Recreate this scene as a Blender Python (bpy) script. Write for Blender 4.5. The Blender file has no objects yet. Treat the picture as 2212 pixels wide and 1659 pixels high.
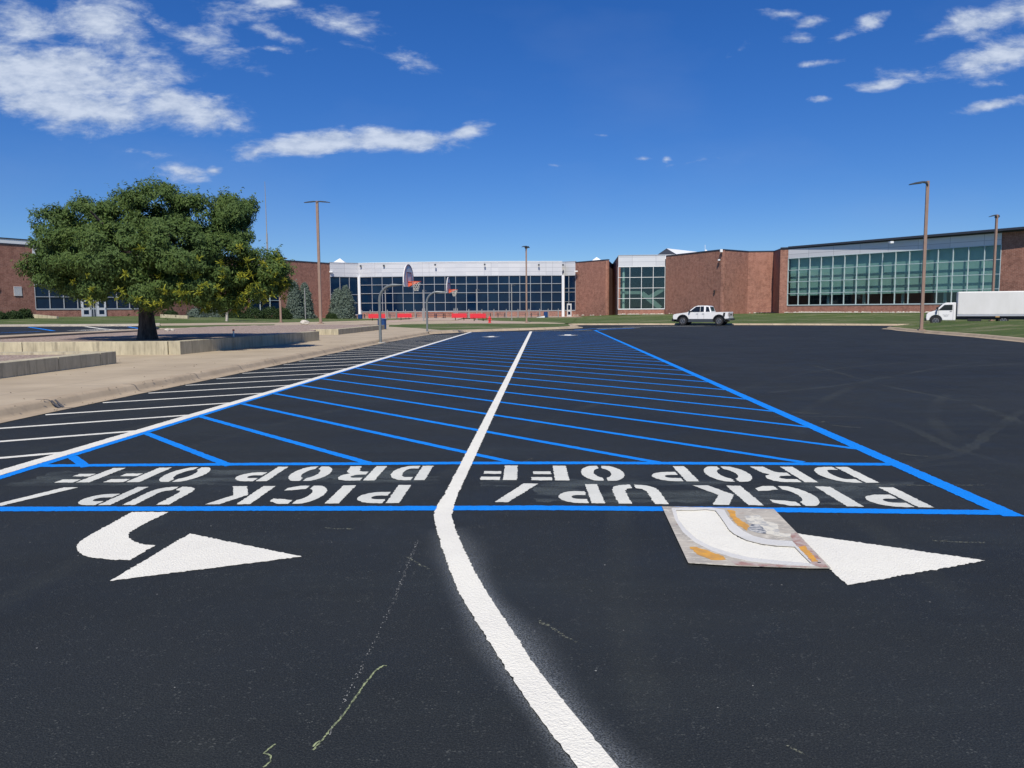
import bpy, bmesh, math, random
from mathutils import Vector, Matrix, noise
rad = math.radians
random.seed(7)
scn = bpy.context.scene
COL = scn.collection
# ------------------------------------------------------------------ camera
F, CX, CY, H = 1662.0, 1106.0, 829.5, 1.65          # calibration of the photograph (2212 px wide)
PITCH = math.atan(161 / 1662); ROLL = 0.007
FW = Vector((0, math.cos(PITCH), -math.sin(PITCH)))
R0 = Vector((1, 0, 0)); U0 = Vector((0, math.sin(PITCH), math.cos(PITCH)))
RV = R0 * math.cos(ROLL) - U0 * math.sin(ROLL)
UV_ = R0 * math.sin(ROLL) + U0 * math.cos(ROLL)
cam = bpy.data.cameras.new('camera'); cam_ob = bpy.data.objects.new('camera', cam); COL.objects.link(cam_ob)
m = Matrix((RV, UV_, -FW)).transposed().to_4x4(); m.translation = (0, 0, H)
cam_ob.matrix_world = m
cam.sensor_width = 36; cam.lens = 36 * F / 2212; cam.clip_end = 3000; cam.clip_start = 0.05
scn.camera = cam_ob
# ------------------------------------------------------------------ light
SUN = Vector((-0.10, -1, 0)).normalized() * math.cos(rad(50)); SUN.z = math.sin(rad(50))
sl = bpy.data.lights.new('sun', 'SUN'); sl.energy = 4.7; sl.angle = rad(0.53); sl.color = (1.0, 0.93, 0.82)
so = bpy.data.objects.new('sun', sl); COL.objects.link(so); so.rotation_euler = SUN.to_track_quat('Z', 'Y').to_euler(); so.location = (0, 0, 60)
scn.view_settings.view_transform = 'Standard'; scn.view_settings.look = 'None'
scn.view_settings.exposure = 0.0; scn.view_settings.gamma = 1.0

def ray(x, y):
    return FW + RV * ((x - CX) / F) - UV_ * ((y - CY) / F)
def G(x, y, z=0.0):
    d = ray(x, y); t = (z - H) / d.z
    return (d.x * t, d.y * t)
def G3(x, y, z=0.0):
    a = G(x, y, z); return Vector((a[0], a[1], z))
def AT(x, y, dist):                 # point on a line of sight at ground range (world y) dist
    d = ray(x, y); t = dist / d.y
    return Vector((d.x * t, dist, H + d.z * t))

# ------------------------------------------------------------------ world
w = bpy.data.worlds.new("World"); scn.world = w; w.use_nodes = True
nt = w.node_tree; nt.nodes.clear(); N = nt.nodes; L = nt.links
def mth(t, op, a, b=None, c=None, clamp=False):
    n = t.nodes.new('ShaderNodeMath'); n.operation = op; n.use_clamp = clamp
    for i, v in enumerate((a, b, c)):
        if v is None: continue
        if isinstance(v, (int, float)): n.inputs[i].default_value = v
        else: t.links.new(v, n.inputs[i])
    return n.outputs[0]
sky = N.new('ShaderNodeTexSky'); sky.sky_type = 'NISHITA'; sky.sun_disc = False
sky.sun_elevation = rad(50); sky.sun_rotation = rad(185.7); sky.altitude = 1700; sky.air_density = 1.0; sky.dust_density = 0.3; sky.ozone_density = 3.2
hs = N.new('ShaderNodeHueSaturation'); hs.inputs['Saturation'].default_value = 1.22; hs.inputs['Hue'].default_value = 0.507; hs.inputs['Value'].default_value = 1.0
L.new(sky.outputs[0], hs.inputs['Color'])
bg1 = N.new('ShaderNodeBackground'); bg1.inputs[1].default_value = 0.115; skt = N.new('ShaderNodeTexCoord'); sks = N.new('ShaderNodeSeparateXYZ'); L.new(skt.outputs['Generated'], sks.inputs[0])
skr = N.new('ShaderNodeMapRange'); L.new(sks.outputs[2], skr.inputs[0]); skr.interpolation_type = 'SMOOTHSTEP'; skr.inputs[1].default_value = -.02; skr.inputs[2].default_value = .42
skm = N.new('ShaderNodeMix'); skm.data_type = 'RGBA'; skm.inputs[6].default_value = (.49, .615, .79, 1); skm.inputs[7].default_value = (.40, .72, 1.0, 1); L.new(skr.outputs[0], skm.inputs[0])
skx = N.new('ShaderNodeMix'); skx.data_type = 'RGBA'; skx.blend_type = 'MULTIPLY'; skx.inputs[0].default_value = 1; L.new(hs.outputs[0], skx.inputs[6]); L.new(skm.outputs[2], skx.inputs[7])
L.new(skx.outputs[2], bg1.inputs[0])
tc = N.new('ShaderNodeTexCoord'); sx = N.new('ShaderNodeSeparateXYZ'); L.new(tc.outputs['Generated'], sx.inputs[0])
yy = mth(nt, 'MAXIMUM', sx.outputs[1], 0.05)
uu = mth(nt, 'DIVIDE', sx.outputs[0], yy); vv = mth(nt, 'DIVIDE', sx.outputs[2], yy)
cb = N.new('ShaderNodeCombineXYZ'); L.new(uu, cb.inputs[0]); L.new(vv, cb.inputs[1])
# clouds as patches of the sky: centre, half sizes (in photo px), tilt, strength
CL = [(70, 165, 350, 90, 8, 1.5), (150, 215, 340, 60, 7, 1.4), (390, 235, 180, 50, 6, 1.25), (40, 60, 120, 70, 0, .9), (210, 40, 150, 60, 0, .95), (300, 110, 90, 70, 20, .75),
      (440, 90, 130, 38, 18, .82), (360, 55, 60, 30, 20, .6), (480, 25, 90, 34, 5, .6), (610, 78, 75, 18, 15, .7), (595, 103, 40, 10, 0, .7), (745, 48, 120, 34, 8, .68), (590, 3, 70, 14, 0, .8), (905, 130, 60, 20, 12, .62),
      (680, 312, 190, 33, -5, 1.5), (850, 301, 175, 31, 2, 1.55), (560, 330, 60, 18, -8, .9), (1000, 287, 62, 19, -4, 1.1), (375, 367, 70, 22, 4, .85), (465, 364, 26, 10, 0, .7), (320, 335, 60, 12, 8, .5),
      (2140, 40, 150, 44, -18, 1.1), (2150, 120, 140, 40, -14, 1.15), (2212, 20, 90, 50, -10, .9), (2145, 225, 95, 14, -9, 1.1), (1895, 180, 75, 12, -8, .8), (1760, 45, 40, 14, 0, .8), (1885, 48, 38, 20, -25, .85), (1700, 28, 60, 13, 5, .65), (1835, 72, 55, 13, -20, .6), (1740, 80, 45, 12, 0, .65),
      (1757, 138, 50, 9, -5, .62), (1585, 112, 50, 16, -25, .5), (1773, 219, 26, 8, 0, .62), (2135, 178, 50, 10, 0, .7), (1388, 340, 32, 7, 0, .75), (1450, 338, 22, 10, 0, .75), (1510, 348, 55, 9, -5, .55), (1300, 290, 34, 5, 8, .5), (1196, 354, 22, 5, 0, .55), (1950, 160, 60, 16, 0, .45)]
wn = N.new('ShaderNodeTexNoise'); wn.inputs['Scale'].default_value = 9; wn.inputs['Detail'].default_value = 5
L.new(cb.outputs[0], wn.inputs['Vector'])
wsub = N.new('ShaderNodeVectorMath'); wsub.operation = 'SUBTRACT'; wsub.inputs[1].default_value = (.5, .5, .5); L.new(wn.outputs['Color'], wsub.inputs[0])
wsc = N.new('ShaderNodeVectorMath'); wsc.operation = 'MULTIPLY'; wsc.inputs[1].default_value = (.06, .022, 0); L.new(wsub.outputs[0], wsc.inputs[0])
wad = N.new('ShaderNodeVectorMath'); wad.operation = 'ADD'; L.new(cb.outputs[0], wad.inputs[0]); L.new(wsc.outputs[0], wad.inputs[1])
M_ = None
for (cx, cy, hw, hh, tilt, st) in CL:
    d = ray(cx, cy)
    mp = N.new('ShaderNodeMapping'); mp.vector_type = 'TEXTURE'
    mp.inputs['Location'].default_value = (d.x / d.y, d.z / d.y, 0); mp.inputs['Rotation'].default_value = (0, 0, rad(-tilt)); mp.inputs['Scale'].default_value = (hw / F * 1.08, hh / F * 1.12, 1)
    L.new(wad.outputs[0], mp.inputs[0])
    ln = N.new('ShaderNodeVectorMath'); ln.operation = 'LENGTH'; L.new(mp.outputs[0], ln.inputs[0])
    q = mth(nt, 'SUBTRACT', 1.0, ln.outputs['Value']); q = mth(nt, 'MULTIPLY', q, st)
    M_ = q if M_ is None else mth(nt, 'SMOOTH_MAX', M_, q, 0.08)
mpn = N.new('ShaderNodeMapping'); mpn.inputs['Scale'].default_value = (1, 2.4, 1); mpn.inputs['Rotation'].default_value = (0, 0, rad(9)); L.new(cb.outputs[0], mpn.inputs[0])
n1 = N.new('ShaderNodeTexNoise'); n1.inputs['Scale'].default_value = 10; n1.inputs['Detail'].default_value = 12; n1.inputs['Roughness'].default_value = .66; n1.inputs['Distortion'].default_value = .35; L.new(mpn.outputs[0], n1.inputs['Vector'])
n2 = N.new('ShaderNodeTexNoise'); n2.inputs['Scale'].default_value = 34; n2.inputs['Detail'].default_value = 9; n2.inputs['Roughness'].default_value = .6; L.new(mpn.outputs[0], n2.inputs['Vector'])
s_ = mth(nt, 'ADD', mth(nt, 'ADD', M_, mth(nt, 'MULTIPLY', mth(nt, 'SUBTRACT', n1.outputs[0], .5), 2.5)), mth(nt, 'MULTIPLY', mth(nt, 'SUBTRACT', n2.outputs[0], .5), .75))
mr = N.new('ShaderNodeMapRange'); mr.interpolation_type = 'SMOOTHSTEP'; L.new(s_, mr.inputs[0]); mr.inputs[1].default_value = .06; mr.inputs[2].default_value = .98; mr.inputs[4].default_value = .87
gate = mth(nt, 'GREATER_THAN', M_, -0.35); front = mth(nt, 'GREATER_THAN', sx.outputs[1], 0.06)
thin = N.new('ShaderNodeTexNoise'); thin.inputs['Scale'].default_value = 2.2; thin.inputs['Detail'].default_value = 6; L.new(mpn.outputs[0], thin.inputs['Vector'])
th = N.new('ShaderNodeMapRange'); L.new(thin.outputs[0], th.inputs[0]); th.inputs[1].default_value = .5; th.inputs[2].default_value = .8; th.inputs[4].default_value = .13
fac = mth(nt, 'MAXIMUM', mth(nt, 'MULTIPLY', mr.outputs[0], gate), th.outputs[0]); fac = mth(nt, 'MULTIPLY', fac, front)
ccol = N.new('ShaderNodeMix'); ccol.data_type = 'RGBA'; ccol.inputs[6].default_value = (.36, .45, .63, 1); ccol.inputs[7].default_value = (.68, .75, .87, 1)
cr = N.new('ShaderNodeMapRange'); L.new(mth(nt, 'ADD', n2.outputs[0], mth(nt, 'MULTIPLY', s_, .22)), cr.inputs[0]); cr.inputs[1].default_value = .42; cr.inputs[2].default_value = .88
L.new(cr.outputs[0], ccol.inputs[0])
bg2 = N.new('ShaderNodeBackground'); bg2.inputs[1].default_value = 1.0; L.new(ccol.outputs[2], bg2.inputs[0])
mx = N.new('ShaderNodeMixShader'); L.new(fac, mx.inputs[0]); L.new(bg1.outputs[0], mx.inputs[1]); L.new(bg2.outputs[0], mx.inputs[2])
wo = N.new('ShaderNodeOutputWorld'); L.new(mx.outputs[0], wo.inputs[0])

# ------------------------------------------------------------------ materials
def mat(name, col, rough=.6, metal=0, spec=.5, col2=None, nscale=3.0, ndet=5, contrast=(.35, .65), bump=0, bscale=60, bdist=.02, stretch=(1, 1, 1), coat=0, alpha=None):
    mt = bpy.data.materials.new(name); mt.use_nodes = True; t = mt.node_tree; b = t.nodes['Principled BSDF']
    b.inputs['Base Color'].default_value = (*col, 1); b.inputs['Roughness'].default_value = rough; b.inputs['Metallic'].default_value = metal
    b.inputs['Specular IOR Level'].default_value = spec; b.inputs['Coat Weight'].default_value = coat
    if col2 or bump:
        tcn = t.nodes.new('ShaderNodeTexCoord'); mpp = t.nodes.new('ShaderNodeMapping'); mpp.inputs['Scale'].default_value = stretch
        t.links.new(tcn.outputs['Object'], mpp.inputs[0])
    if col2:
        nn = t.nodes.new('ShaderNodeTexNoise'); nn.inputs['Scale'].default_value = nscale; nn.inputs['Detail'].default_value = ndet; nn.inputs['Roughness'].default_value = .65
        t.links.new(mpp.outputs[0], nn.inputs['Vector'])
        mrr = t.nodes.new('ShaderNodeMapRange'); t.links.new(nn.outputs[0], mrr.inputs[0]); mrr.inputs[1].default_value = contrast[0]; mrr.inputs[2].default_value = contrast[1]
        mm = t.nodes.new('ShaderNodeMix'); mm.data_type = 'RGBA'; mm.inputs[6].default_value = (*col, 1); mm.inputs[7].default_value = (*col2, 1)
        t.links.new(mrr.outputs[0], mm.inputs[0]); t.links.new(mm.outputs[2], b.inputs['Base Color'])
    if bump:
        nb = t.nodes.new('ShaderNodeTexNoise'); nb.inputs['Scale'].default_value = bscale; nb.inputs['Detail'].default_value = 4; t.links.new(mpp.outputs[0], nb.inputs['Vector'])
        bp = t.nodes.new('ShaderNodeBump'); bp.inputs['Strength'].default_value = bump; bp.inputs['Distance'].default_value = bdist
        t.links.new(nb.outputs[0], bp.inputs['Height']); t.links.new(bp.outputs[0], b.inputs['Normal'])
    return mt
def mixc(t, fac, a, b, blend='MIX'):
    mm = t.nodes.new('ShaderNodeMix'); mm.data_type = 'RGBA'; mm.blend_type = blend
    for i, v in ((0, fac), (6, a), (7, b)):
        if isinstance(v, tuple): mm.inputs[i].default_value = (*v, 1)
        elif isinstance(v, (int, float)): mm.inputs[i].default_value = v
        else: t.links.new(v, mm.inputs[i])
    return mm.outputs[2]
def nz(t, vec, scale, det=4, rough=.6, dist=0):
    n = t.nodes.new('ShaderNodeTexNoise'); n.inputs['Scale'].default_value = scale; n.inputs['Detail'].default_value = det; n.inputs['Roughness'].default_value = rough; n.inputs['Distortion'].default_value = dist
    t.links.new(vec, n.inputs['Vector']); return n.outputs[0]
def rng(t, v, a, b, c=0., d=1., smooth=False):
    n = t.nodes.new('ShaderNodeMapRange'); t.links.new(v, n.inputs[0])
    if smooth: n.interpolation_type = 'SMOOTHSTEP'
    for i, q in enumerate((a, b, c, d)): n.inputs[i + 1].default_value = q
    return n.outputs[0]
def mapn(t, vec, sc=(1, 1, 1), rot=(0, 0, 0), loc=(0, 0, 0)):
    n = t.nodes.new('ShaderNodeMapping'); n.inputs['Scale'].default_value = sc; n.inputs['Rotation'].default_value = rot; n.inputs['Location'].default_value = loc
    t.links.new(vec, n.inputs[0]); return n.outputs[0]
def newmat(name):
    mt = bpy.data.materials.new(name); mt.use_nodes = True; t = mt.node_tree
    tcn = t.nodes.new('ShaderNodeTexCoord'); return mt, t, t.nodes['Principled BSDF'], tcn
def bumpn(t, h, st, dist):
    bp = t.nodes.new('ShaderNodeBump'); bp.inputs['Strength'].default_value = st; bp.inputs['Distance'].default_value = dist; t.links.new(h, bp.inputs['Height']); return bp.outputs[0]

# asphalt: fresh sealcoat over coarse stone, dusty arcs, faint tyre tracks
A_, t, b, tcn = newmat('sealed_asphalt'); P = tcn.outputs['Object']
base = mixc(t, rng(t, nz(t, P, .35, 5), .3, .7), (.0165, .0200, .0215), (.0255, .0300, .0315))
base = mixc(t, rng(t, nz(t, mapn(t, P, (.25, 1.6, 1), (0, 0, rad(12))), .8, 6, .7), .5, .8, 0, .55), base, (.036, .044, .043))
vor = t.nodes.new('ShaderNodeTexVoronoi'); vor.inputs['Scale'].default_value = 120; t.links.new(P, vor.inputs['Vector'])
g = t.nodes.new('ShaderNodeSeparateColor'); t.links.new(vor.outputs['Color'], g.inputs[0])
spk = mth(t, 'MULTIPLY', rng(t, g.outputs[0], .90, .985), rng(t, nz(t, P, 9, 4), .42, .68))
base = mixc(t, mth(t, 'MULTIPLY', spk, .5), base, (.16, .17, .155))
base = mixc(t, mth(t, 'MULTIPLY', rng(t, nz(t, P, 150, 3, .7), .50, .70), .55), base, (.085, .092, .092))
base = mixc(t, rng(t, nz(t, P, 120, 3, .7), .36, .52, .6, 0), base, (.006, .008, .010))
base = mixc(t, rng(t, nz(t, P, .12, 4, .6), .45, .65, 0, .35), base, (.012, .015, .019))
# dusty curved wheel tracks
wv = t.nodes.new('ShaderNodeTexWave'); wv.wave_type = 'RINGS'; wv.rings_direction = 'SPHERICAL'; wv.inputs['Scale'].default_value = .17; wv.inputs['Distortion'].default_value = 5.5; wv.inputs['Detail'].default_value = 3; wv.inputs['Detail Scale'].default_value = .22
t.links.new(mapn(t, P, (1, 1, 1), (0, 0, 0), (-22, -4, 0)), wv.inputs['Vector'])
arc = mth(t, 'MULTIPLY', rng(t, wv.outputs['Fac'], .955, .995), rng(t, nz(t, P, .22, 3), .46, .62))
base = mixc(t, mth(t, 'MULTIPLY', arc, rng(t, nz(t, P, 22, 5, .7), .35, .75, .02, .12)), base, (.17, .18, .13))
t.links.new(base, b.inputs['Base Color'])
b.inputs['Specular IOR Level'].default_value = .20
t.links.new(rng(t, nz(t, P, 1.3, 4), .3, .7, .62, .8), b.inputs['Roughness'])
hgt = mth(t, 'ADD', nz(t, P, 150, 3, .7), mth(t, 'MULTIPLY', vor.outputs['Distance'], .9))
t.links.new(bumpn(t, hgt, .7, .005), b.inputs['Normal'])

def paintmat(name, c1, c2):
    mt, t, b, tcn = newmat(name); P = tcn.outputs['Object']
    c = mixc(t, rng(t, nz(t, P, 1.2, 5), .35, .7), c1, c2)
    n = nz(t, P, 80, 3, .6)
    c = mixc(t, rng(t, nz(t, P, 95, 3, .7), .60, .74, 0, .5), c, tuple(x * .5 for x in c1)); c = mixc(t, rng(t, nz(t, P, 7, 5, .7), .5, .75, 0, .22), c, tuple(x * .7 for x in c1))
    t.links.new(c, b.inputs['Base Color']); b.inputs['Roughness'].default_value = .62; b.inputs['Specular IOR Level'].default_value = .3
    t.links.new(bumpn(t, n, .9, .010), b.inputs['Normal']); return mt
WHITE = paintmat('white_road_paint', (.84, .82, .72), (.75, .735, .65))
THICKW = paintmat('fresh_white_paint', (.86, .84, .73), (.79, .77, .68))
BLUE = paintmat('blue_road_paint', (.002, .225, .80), (.003, .25, .86))
TEXTW = paintmat('worn_white_paint', (.76, .76, .67), (.62, .63, .57))

OVERGLOW, t, b, tcn = newmat('overspray_glow'); P = tcn.outputs['Object']  # partly sprayed paint, partly pale lens glow painted onto the asphalt
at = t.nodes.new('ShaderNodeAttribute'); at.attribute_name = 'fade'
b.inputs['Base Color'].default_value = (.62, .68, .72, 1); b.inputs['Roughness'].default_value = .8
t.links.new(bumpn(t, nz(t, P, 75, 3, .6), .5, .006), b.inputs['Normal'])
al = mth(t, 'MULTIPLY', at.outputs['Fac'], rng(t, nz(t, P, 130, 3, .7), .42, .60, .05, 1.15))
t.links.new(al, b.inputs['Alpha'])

CONC, t, b, tcn = newmat('tan_concrete'); P = tcn.outputs['Object']
c = mixc(t, rng(t, nz(t, P, .5, 6), .3, .7), (.37, .30, .205), (.49, .405, .28))
c = mixc(t, rng(t, nz(t, mapn(t, P, (.5, 5, 1)), 1.5, 5), .5, .8, 0, .5), c, (.26, .22, .175))
br = t.nodes.new('ShaderNodeTexBrick'); br.offset = 0; br.inputs['Scale'].default_value = 1; br.inputs['Mortar Size'].default_value = .012; br.inputs['Brick Width'].default_value = 2.4; br.inputs['Row Height'].default_value = 2.4; br.inputs['Mortar Smooth'].default_value = .5
t.links.new(mapn(t, P, (1, 1, 1), (0, 0, rad(2.6)), (.4, .9, 0)), br.inputs['Vector'])
c = mixc(t, mth(t, 'MULTIPLY', br.outputs['Fac'], .7), c, (.15, .125, .10))
c = mixc(t, rng(t, nz(t, P, 40, 3), .62, .75, 0, .3), c, (.17, .14, .115))
t.links.new(c, b.inputs['Base Color']); b.inputs['Roughness'].default_value = .85; t.links.new(bumpn(t, nz(t, P, 60, 4), .25, .004), b.inputs['Normal'])
KERB, t, b, tcn = newmat('kerb_concrete'); P = tcn.outputs['Object']
c = mixc(t, rng(t, nz(t, P, 1.1, 6), .3, .7), (.33, .26, .175), (.46, .37, .255))
c = mixc(t, rng(t, nz(t, P, 7, 5), .55, .8, 0, .6), c, (.19, .16, .13))
t.links.new(c, b.inputs['Base Color']); b.inputs['Roughness'].default_value = .85; t.links.new(bumpn(t, nz(t, P, 50, 4), .3, .005), b.inputs['Normal'])
PLANT, t, b, tcn = newmat('weathered_concrete'); P = tcn.outputs['Object']
c = mixc(t, rng(t, nz(t, mapn(t, P, (1, 1, .35)), 2.2, 7, .7), .3, .7), (.36, .32, .22), (.58, .52, .36))
c = mixc(t, rng(t, nz(t, mapn(t, P, (5, 5, .5)), 1.5, 5, .7), .50, .72, 0, .8), c, (.19, .165, .12))
t.links.new(c, b.inputs['Base Color']); b.inputs['Roughness'].default_value = .88; t.links.new(bumpn(t, nz(t, P, 30, 5), .35, .01), b.inputs['Normal'])

GRAV, t, b, tcn = newmat('pink_gravel'); P = tcn.outputs['Object']
vo = t.nodes.new('ShaderNodeTexVoronoi'); vo.inputs['Scale'].default_value = 14; t.links.new(P, vo.inputs['Vector'])
g = t.nodes.new('ShaderNodeSeparateColor'); t.links.new(vo.outputs['Color'], g.inputs[0])
c = mixc(t, g.outputs[0], (.19, .13, .10), (.45, .35, .285)); c = mixc(t, rng(t, g.outputs[1], .85, .95, 0, .6), c, (.62, .54, .48))
c = mixc(t, rng(t, nz(t, P, .7, 5), .35, .7, 0, .45), c, (.36, .29, .23))
t.links.new(c, b.inputs['Base Color']); b.inputs['Roughness'].default_value = .9; t.links.new(bumpn(t, vo.outputs['Distance'], .9, .05), b.inputs['Normal'])

GRASS, t, b, tcn = newmat('lawn_grass'); P = tcn.outputs['Object']
c = mixc(t, rng(t, nz(t, P, .35, 6, .7), .3, .7), (.056, .108, .028), (.122, .172, .046))
c = mixc(t, rng(t, nz(t, mapn(t, P, (1, 1, 1)), 5, 6, .75), .35, .7), c, (.088, .125, .040))
c = mixc(t, rng(t, nz(t, mapn(t, P, (.16, .5, 1)), 1, 7, .75), .51, .60, 0, .65), c, (.30, .27, .17))
c = mixc(t, rng(t, nz(t, P, 30, 3), .5, .75, 0, .5), c, (.020, .045, .012))
t.links.new(c, b.inputs['Base Color']); b.inputs['Roughness'].default_value = .9; b.inputs['Specular IOR Level'].default_value = .2
t.links.new(bumpn(t, nz(t, P, 25, 4, .7), 1, .08), b.inputs['Normal'])
BLADE = mat('grass_blades', (.10, .155, .035), .8, col2=(.19, .22, .065), nscale=2.5, spec=.2)

def brickmat(name, c1, c2, mort):
    mt, t, b, tcn = newmat(name); P = tcn.outputs['UV']; O = tcn.outputs['Object']
    br = t.nodes.new('ShaderNodeTexBrick'); br.inputs['Scale'].default_value = 1; br.inputs['Brick Width'].default_value = .42; br.inputs['Row Height'].default_value = .145; br.inputs['Mortar Size'].default_value = .014; br.inputs['Bias'].default_value = -.1
    br.inputs['Color1'].default_value = (*c1, 1); br.inputs['Color2'].default_value = (*c2, 1); br.inputs['Mortar'].default_value = (*mort, 1); t.links.new(P, br.inputs['Vector'])
    c = mixc(t, rng(t, nz(t, O, 1.8, 7, .9), .46, .60, 0, .75), br.outputs['Color'], tuple(x * .45 for x in c1))
    c = mixc(t, rng(t, nz(t, O, .12, 3), .35, .65, 0, .35), c, tuple(x * 1.25 for x in c2))
    c = mixc(t, rng(t, nz(t, mapn(t, O, (2.4, 2.4, .25)), 1, 4), .52, .75, 0, .35), c, tuple(x * .6 for x in c1))
    t.links.new(c, b.inputs['Base Color']); b.inputs['Roughness'].default_value = .85; t.links.new(bumpn(t, br.outputs['Fac'], -.5, .02), b.inputs['Normal']); return mt
BRICK = brickmat('red_brown_brick', (.275, .115, .082), (.385, .172, .118), (.40, .28, .22))
METAL, t, b, tcn = newmat('silver_panels'); P = tcn.outputs['UV']; O = tcn.outputs['Object']
br = t.nodes.new('ShaderNodeTexBrick'); br.offset = 0; br.inputs['Scale'].default_value = 1; br.inputs['Brick Width'].default_value = 3.8; br.inputs['Row Height'].default_value = .74; br.inputs['Mortar Size'].default_value = .03; br.inputs['Mortar Smooth'].default_value = .3
br.inputs['Color1'].default_value = (.73, .735, .74, 1); br.inputs['Color2'].default_value = (.64, .65, .67, 1); br.inputs['Mortar'].default_value = (.42, .43, .45, 1); t.links.new(mapn(t, P, (1, 1, 1), (0, 0, 0), (0, .42, 0)), br.inputs['Vector'])
t.links.new(br.outputs['Color'], b.inputs['Base Color']); b.inputs['Metallic'].default_value = .22
t.links.new(rng(t, nz(t, O, .5, 3), .3, .7, .38, .5), b.inputs['Roughness'])
SIL = mat('satin_aluminium', (.50, .52, .54), .4, .3)
SILG = mat('pale_green_aluminium', (.56, .66, .66), .45, .2)
COPE = mat('dark_coping', (.035, .042, .06), .5)
NAVY = mat('dark_reflective_glass', (.0025, .011, .036), .05, 0, .30, col2=(.004, .019, .050), nscale=.22, contrast=(.4, .6))
TEAL, t, b, tcn = newmat('green_tinted_glass')
t.nodes.remove(b); gl = t.nodes.new('ShaderNodeBsdfGlossy'); gl.inputs['Roughness'].default_value = .03; gl.inputs[0].default_value = (.85, .95, 1, 1)
tr = t.nodes.new('ShaderNodeBsdfTransparent'); tr.inputs[0].default_value = (.80, .90, .885, 1)
fr = t.nodes.new('ShaderNodeLayerWeight'); fr.inputs['Blend'].default_value = .5
ms = t.nodes.new('ShaderNodeMixShader'); t.links.new(mth(t, 'ADD', mth(t, 'MULTIPLY', mth(t, 'POWER', fr.outputs['Facing'], 5), .55), .045), ms.inputs[0]); t.links.new(tr.outputs[0], ms.inputs[1]); t.links.new(gl.outputs[0], ms.inputs[2])
t.links.new(ms.outputs[0], t.nodes['Material Output'].inputs[0])
BLIND = mat('window_blind', (.36, .44, .41), .85, col2=(.30, .38, .36), nscale=.8)
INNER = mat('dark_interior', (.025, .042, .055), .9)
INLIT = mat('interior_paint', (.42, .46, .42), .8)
DOORM = mat('grey_white_door', (.60, .62, .64), .5)
ROOFM = mat('roof_membrane', (.35, .35, .35), .9)
ROOFW = mat('white_metal_roof', (.80, .82, .82), .45, .0)
STEEL = mat('galvanised_steel', (.27, .295, .29), .45, .5, col2=(.21, .23, .23), nscale=3, stretch=(1, 1, .4))
BOARD = mat('backboard_white', (.80, .80, .77), .55, col2=(.68, .68, .66), nscale=4)
ORANGE = mat('orange_rim_paint', (.75, .125, .055), .5)
NET = mat('net_cord', (.62, .60, .52), .9)
BRONZE = mat('bronze_pole_paint', (.31, .205, .155), .5, col2=(.26, .175, .13), nscale=2)
DARKM = mat('dark_grey_metal', (.045, .055, .065), .5)
BLACK = mat('black_plastic', (.014, .015, .017), .55)
RED = mat('red_coated_mesh', (.72, .035, .05), .5)
REDH = mat('hydrant_red', (.70, .03, .035), .4)
BLUEB = mat('blue_bin', (.012, .05, .17), .5, col2=(.02, .07, .21), nscale=5)
GREYF = mat('fence_grey', (.25, .25, .245), .6)
TABLE = mat('dark_table_coating', (.05, .045, .06), .6)
TABLB = mat('navy_table_coating', (.02, .05, .11), .6)
CARW = mat('white_car_paint', (.80, .80, .78), .3, coat=.5)
CARG = mat('tinted_car_glass', (.012, .016, .02), .06)
TYRE = mat('tyre_rubber', (.018, .018, .02), .85)
RIM = mat('alloy_rim', (.30, .30, .31), .4, .6)
BOXW = mat('truck_box_panel', (.72, .72, .69), .5, col2=(.66, .66, .62), nscale=.9, stretch=(1, 1, .3))
TAIL = mat('tail_light', (.10, .01, .01), .3)
ROCK = mat('white_rock', (.66, .62, .54), .9, col2=(.42, .38, .32), nscale=8, bump=.5, bscale=20)
BARK = mat('dark_bark', (.15, .115, .09), .95, col2=(.06, .045, .038), nscale=7, stretch=(1, 1, .25), contrast=(.4, .6), bump=1, bscale=14, bdist=.06)
BIRCH = mat('pale_bark', (.60, .55, .47), .8, col2=(.35, .30, .26), nscale=12)

def leafmat(name, cols, trans=.25):
    mt, t, b, tcn = newmat(name); ge = t.nodes.new('ShaderNodeNewGeometry'); P = tcn.outputs['Object']
    c = mixc(t, rng(t, ge.outputs['Random Per Island'], 0, 1), cols[0], cols[1])
    c = mixc(t, rng(t, nz(t, P, .55, 4), .35, .65), c, cols[2])
    t.links.new(c, b.inputs['Base Color']); b.inputs['Roughness'].default_value = .65; b.inputs['Specular IOR Level'].default_value = .25
    tl = t.nodes.new('ShaderNodeBsdfTranslucent'); t.links.new(c, tl.inputs[0]); ms = t.nodes.new('ShaderNodeMixShader'); ms.inputs[0].default_value = trans
    t.links.new(b.outputs[0], ms.inputs[1]); t.links.new(tl.outputs[0], ms.inputs[2]); t.links.new(ms.outputs[0], t.nodes['Material Output'].inputs[0]); return mt
LEAF = leafmat('tree_leaves', [(.048, .098, .022), (.135, .190, .040), (.080, .135, .038)])
BLOOM = leafmat('yellow_seed_clusters', [(.17, .22, .025), (.50, .46, .04), (.24, .27, .03)])
SPRUCE = leafmat('blue_spruce_needles', [(.085, .125, .095), (.16, .20, .16), (.11, .15, .12)], .1)
BUSH = leafmat('bush_leaves', [(.025, .052, .016), (.048, .082, .022), (.036, .064, .02)])

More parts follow.
